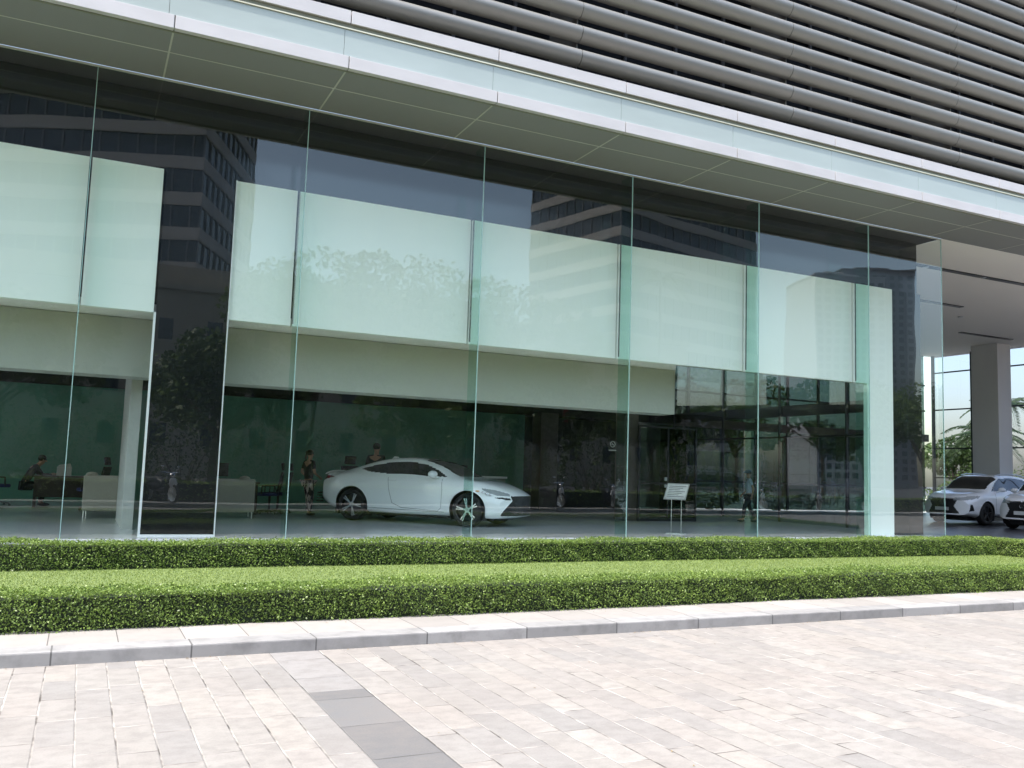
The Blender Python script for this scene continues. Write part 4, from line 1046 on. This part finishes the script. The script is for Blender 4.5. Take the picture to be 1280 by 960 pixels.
def windowed(name, loc, rz, w, d, H, nx, nz, ww, wh, z0, label, wall, win):
    t = tag(empty(name, loc, rz), label, 'building'); MB().box(-w/2, w/2, -d/2, d/2, 0, H).build('wall', wall, t)
    b = MB()
    for i in range(nx):
        for j in range(nz):
            x = -w/2+(i+.5)*w/nx; z = z0+(j+.5)*(H-z0-1.5)/nz
            b.box(x-ww/2, x+ww/2, d/2-.02, d/2+.04, z-wh/2, z+wh/2); b.box(x-ww/2, x+ww/2, -d/2-.04, -d/2+.02, z-wh/2, z+wh/2)
    w_ = b.build('windows', win, t); w_['kind'] = 'stuff'
    b = MB(); b.box(-w/2-.3, w/2+.3, -d/2-.3, d/2+.3, H, H+.6); b.box(-w/4, w/4, -d/4, d/4, H+.6, H+3.2); b.build('roof', wall, t)
    return t
windowed('apartment_building', (14, -88, -.3), 0, 116, 14, 19, 24, 3, 1.5, 2.2, 1.5, 'long beige building with narrow windows, mirrored behind the street trees', M_conc, M_twglass)
windowed('highrise', (284, -262, -.3), R(20), 30, 30, 86, 8, 24, 2.2, 2.2, 3, 'grey residential high-rise, mirrored left of the black end panel', M_tw3, M_tw3w)
windowed('highrise', (345, -300, -.3), R(25), 34, 30, 104, 8, 26, 2.2, 2.2, 3, 'darker residential high-rise, mirrored beside the black end panel', simple('dark_render', (.20, .21, .23), .8), M_tw3w)
windowed('highrise', (190, 62, -.3), R(10), 16, 16, 62, 6, 18, 1.6, 1.6, 3, 'pale distant tower above the palm at the right picture edge', M_tw3, M_tw3w)

# ------------------------------------------------------------------ motorbikes parked opposite, mirrored
def motorbike(label):
    t = tag(empty('motorbike'), label, 'motorbike', 'motorbikes parked across the road')
    for x in (-.62, .62):
        w = MB(); w.lathe([(.24, -.04), (.29, -.045), (.30, 0), (.29, .045), (.24, .04), (.24, -.04)], (x, 0, .30), 'y', 24); wo = w.build('wheel', M_tyre, t, smooth=True)
        r_ = MB(); r_.lathe([(.0, -.02), (.22, -.015), (.245, -.03), (.245, .03), (.22, .015), (0, .02)], (x, 0, .30), 'y', 20); r_.build('rim', M_steel, wo, smooth=True)
    b = MB(); b.tube([(-.75, 0, .70), (-.2, 0, .72), (.05, 0, .62)], [.10, .14, .10], 10); b.build('seat', M_blk, t, smooth=True)
    b = MB(); b.ell((-.35, 0, .52), (.42, .14, .16)); b.tube([(.02, 0, .36), (.30, 0, .38), (.48, 0, .70), (.50, 0, .92)], [.12, .14, .13, .08], 10); b.build('body', M_rimdark, t, smooth=True)
    b = MB(); b.tube([(.62, 0, .30), (.54, 0, .62), (.46, 0, .98)], .03, 8); b.tube([(.40, -.33, 1.0), (.46, 0, .99), (.40, .33, 1.0)], .016, 8); b.build('handlebar', M_chrome, t, smooth=True)
    MB().ell((.56, 0, .90), (.07, .10, .08)).build('headlight', M_chrome, t, smooth=True)
    MB().ell((.60, 0, .66), (.05, .15, .17)).build('front_fairing', M_paint2, t, smooth=True)
    for sg in (-1, 1):
        b = MB(); b.tube([(.42, sg*.22, 1.0), (.44, sg*.28, 1.16)], .007, 6); b.ell((.44, sg*.29, 1.19), (.02, .06, .045)); b.build('mirror', M_chrome, t, smooth=True)
    MB().box(-.86, -.72, -.09, .09, .50, .60).build('taillight', M_red, t, bevel=.02)
    return t
m0 = motorbike('parked dark motorbike across the road, mirrored low in the glass')
sp = [(2.5, -17.3, 60), (17.4, -17.3, 75), (20.2, -17.4, 100), (28.0, -17.4, 80), (31.4, -17.3, 95), (34.5, -17.5, 70)]
for i, (x, y, a) in enumerate(sp):
    o = m0 if i == 0 else copy_tree(m0); o.location = (x, y, -.18); o.rotation_euler = (0, 0, R(a))
t = tag(empty('flagpole', (24.6, -29.5, -.2)), 'red flag on a pole across the road, mirrored under the white panels', 'flag')
MB().tube([(0,0,0), (0,0,5.6)], .03, 8).build('pole', M_steel, t)
b = MB(); v = []
for i in range(9):
    for j in range(7): v.append((.02+.04*i, .05*math.sin(i*.9+j*.3), 5.5-.2*j))
b.add(v, [(i*7+j, (i+1)*7+j, (i+1)*7+j+1, i*7+j+1) for i in range(8) for j in range(6)]); b.build('flag_cloth', M_flag, t, smooth=True)

# fallen leaves and grit along the kerb foot, the hedge foot and over the paving
k = 420
lx = rng.uniform(-3, 14, k); band = rng.random(k); ly = np.where(band < .45, -7.545-np.abs(rng.normal(0, .03, k)), np.where(band < .75, -6.80-np.abs(rng.normal(0, .05, k)), rng.uniform(-11.5, -7.6, k)))
lx = np.where(band < .45, lx+.6*np.sin(lx*3.1), lx)
lz = np.where(ly < -7.53, -.293, -.197)
C = np.stack([lx, ly, lz], 1)
lit = leafquads('leaf_litter', C, .0085, leafmat('dry_leaves', (.10, .06, .025), (.26, .19, .08), .8, .1), None, np.tile([0, 0, 1.0], (k, 1)), .25, .55)
tag(lit, 'small dry leaves and grit scattered along the kerb and paving', 'leaf litter', kind='stuff')
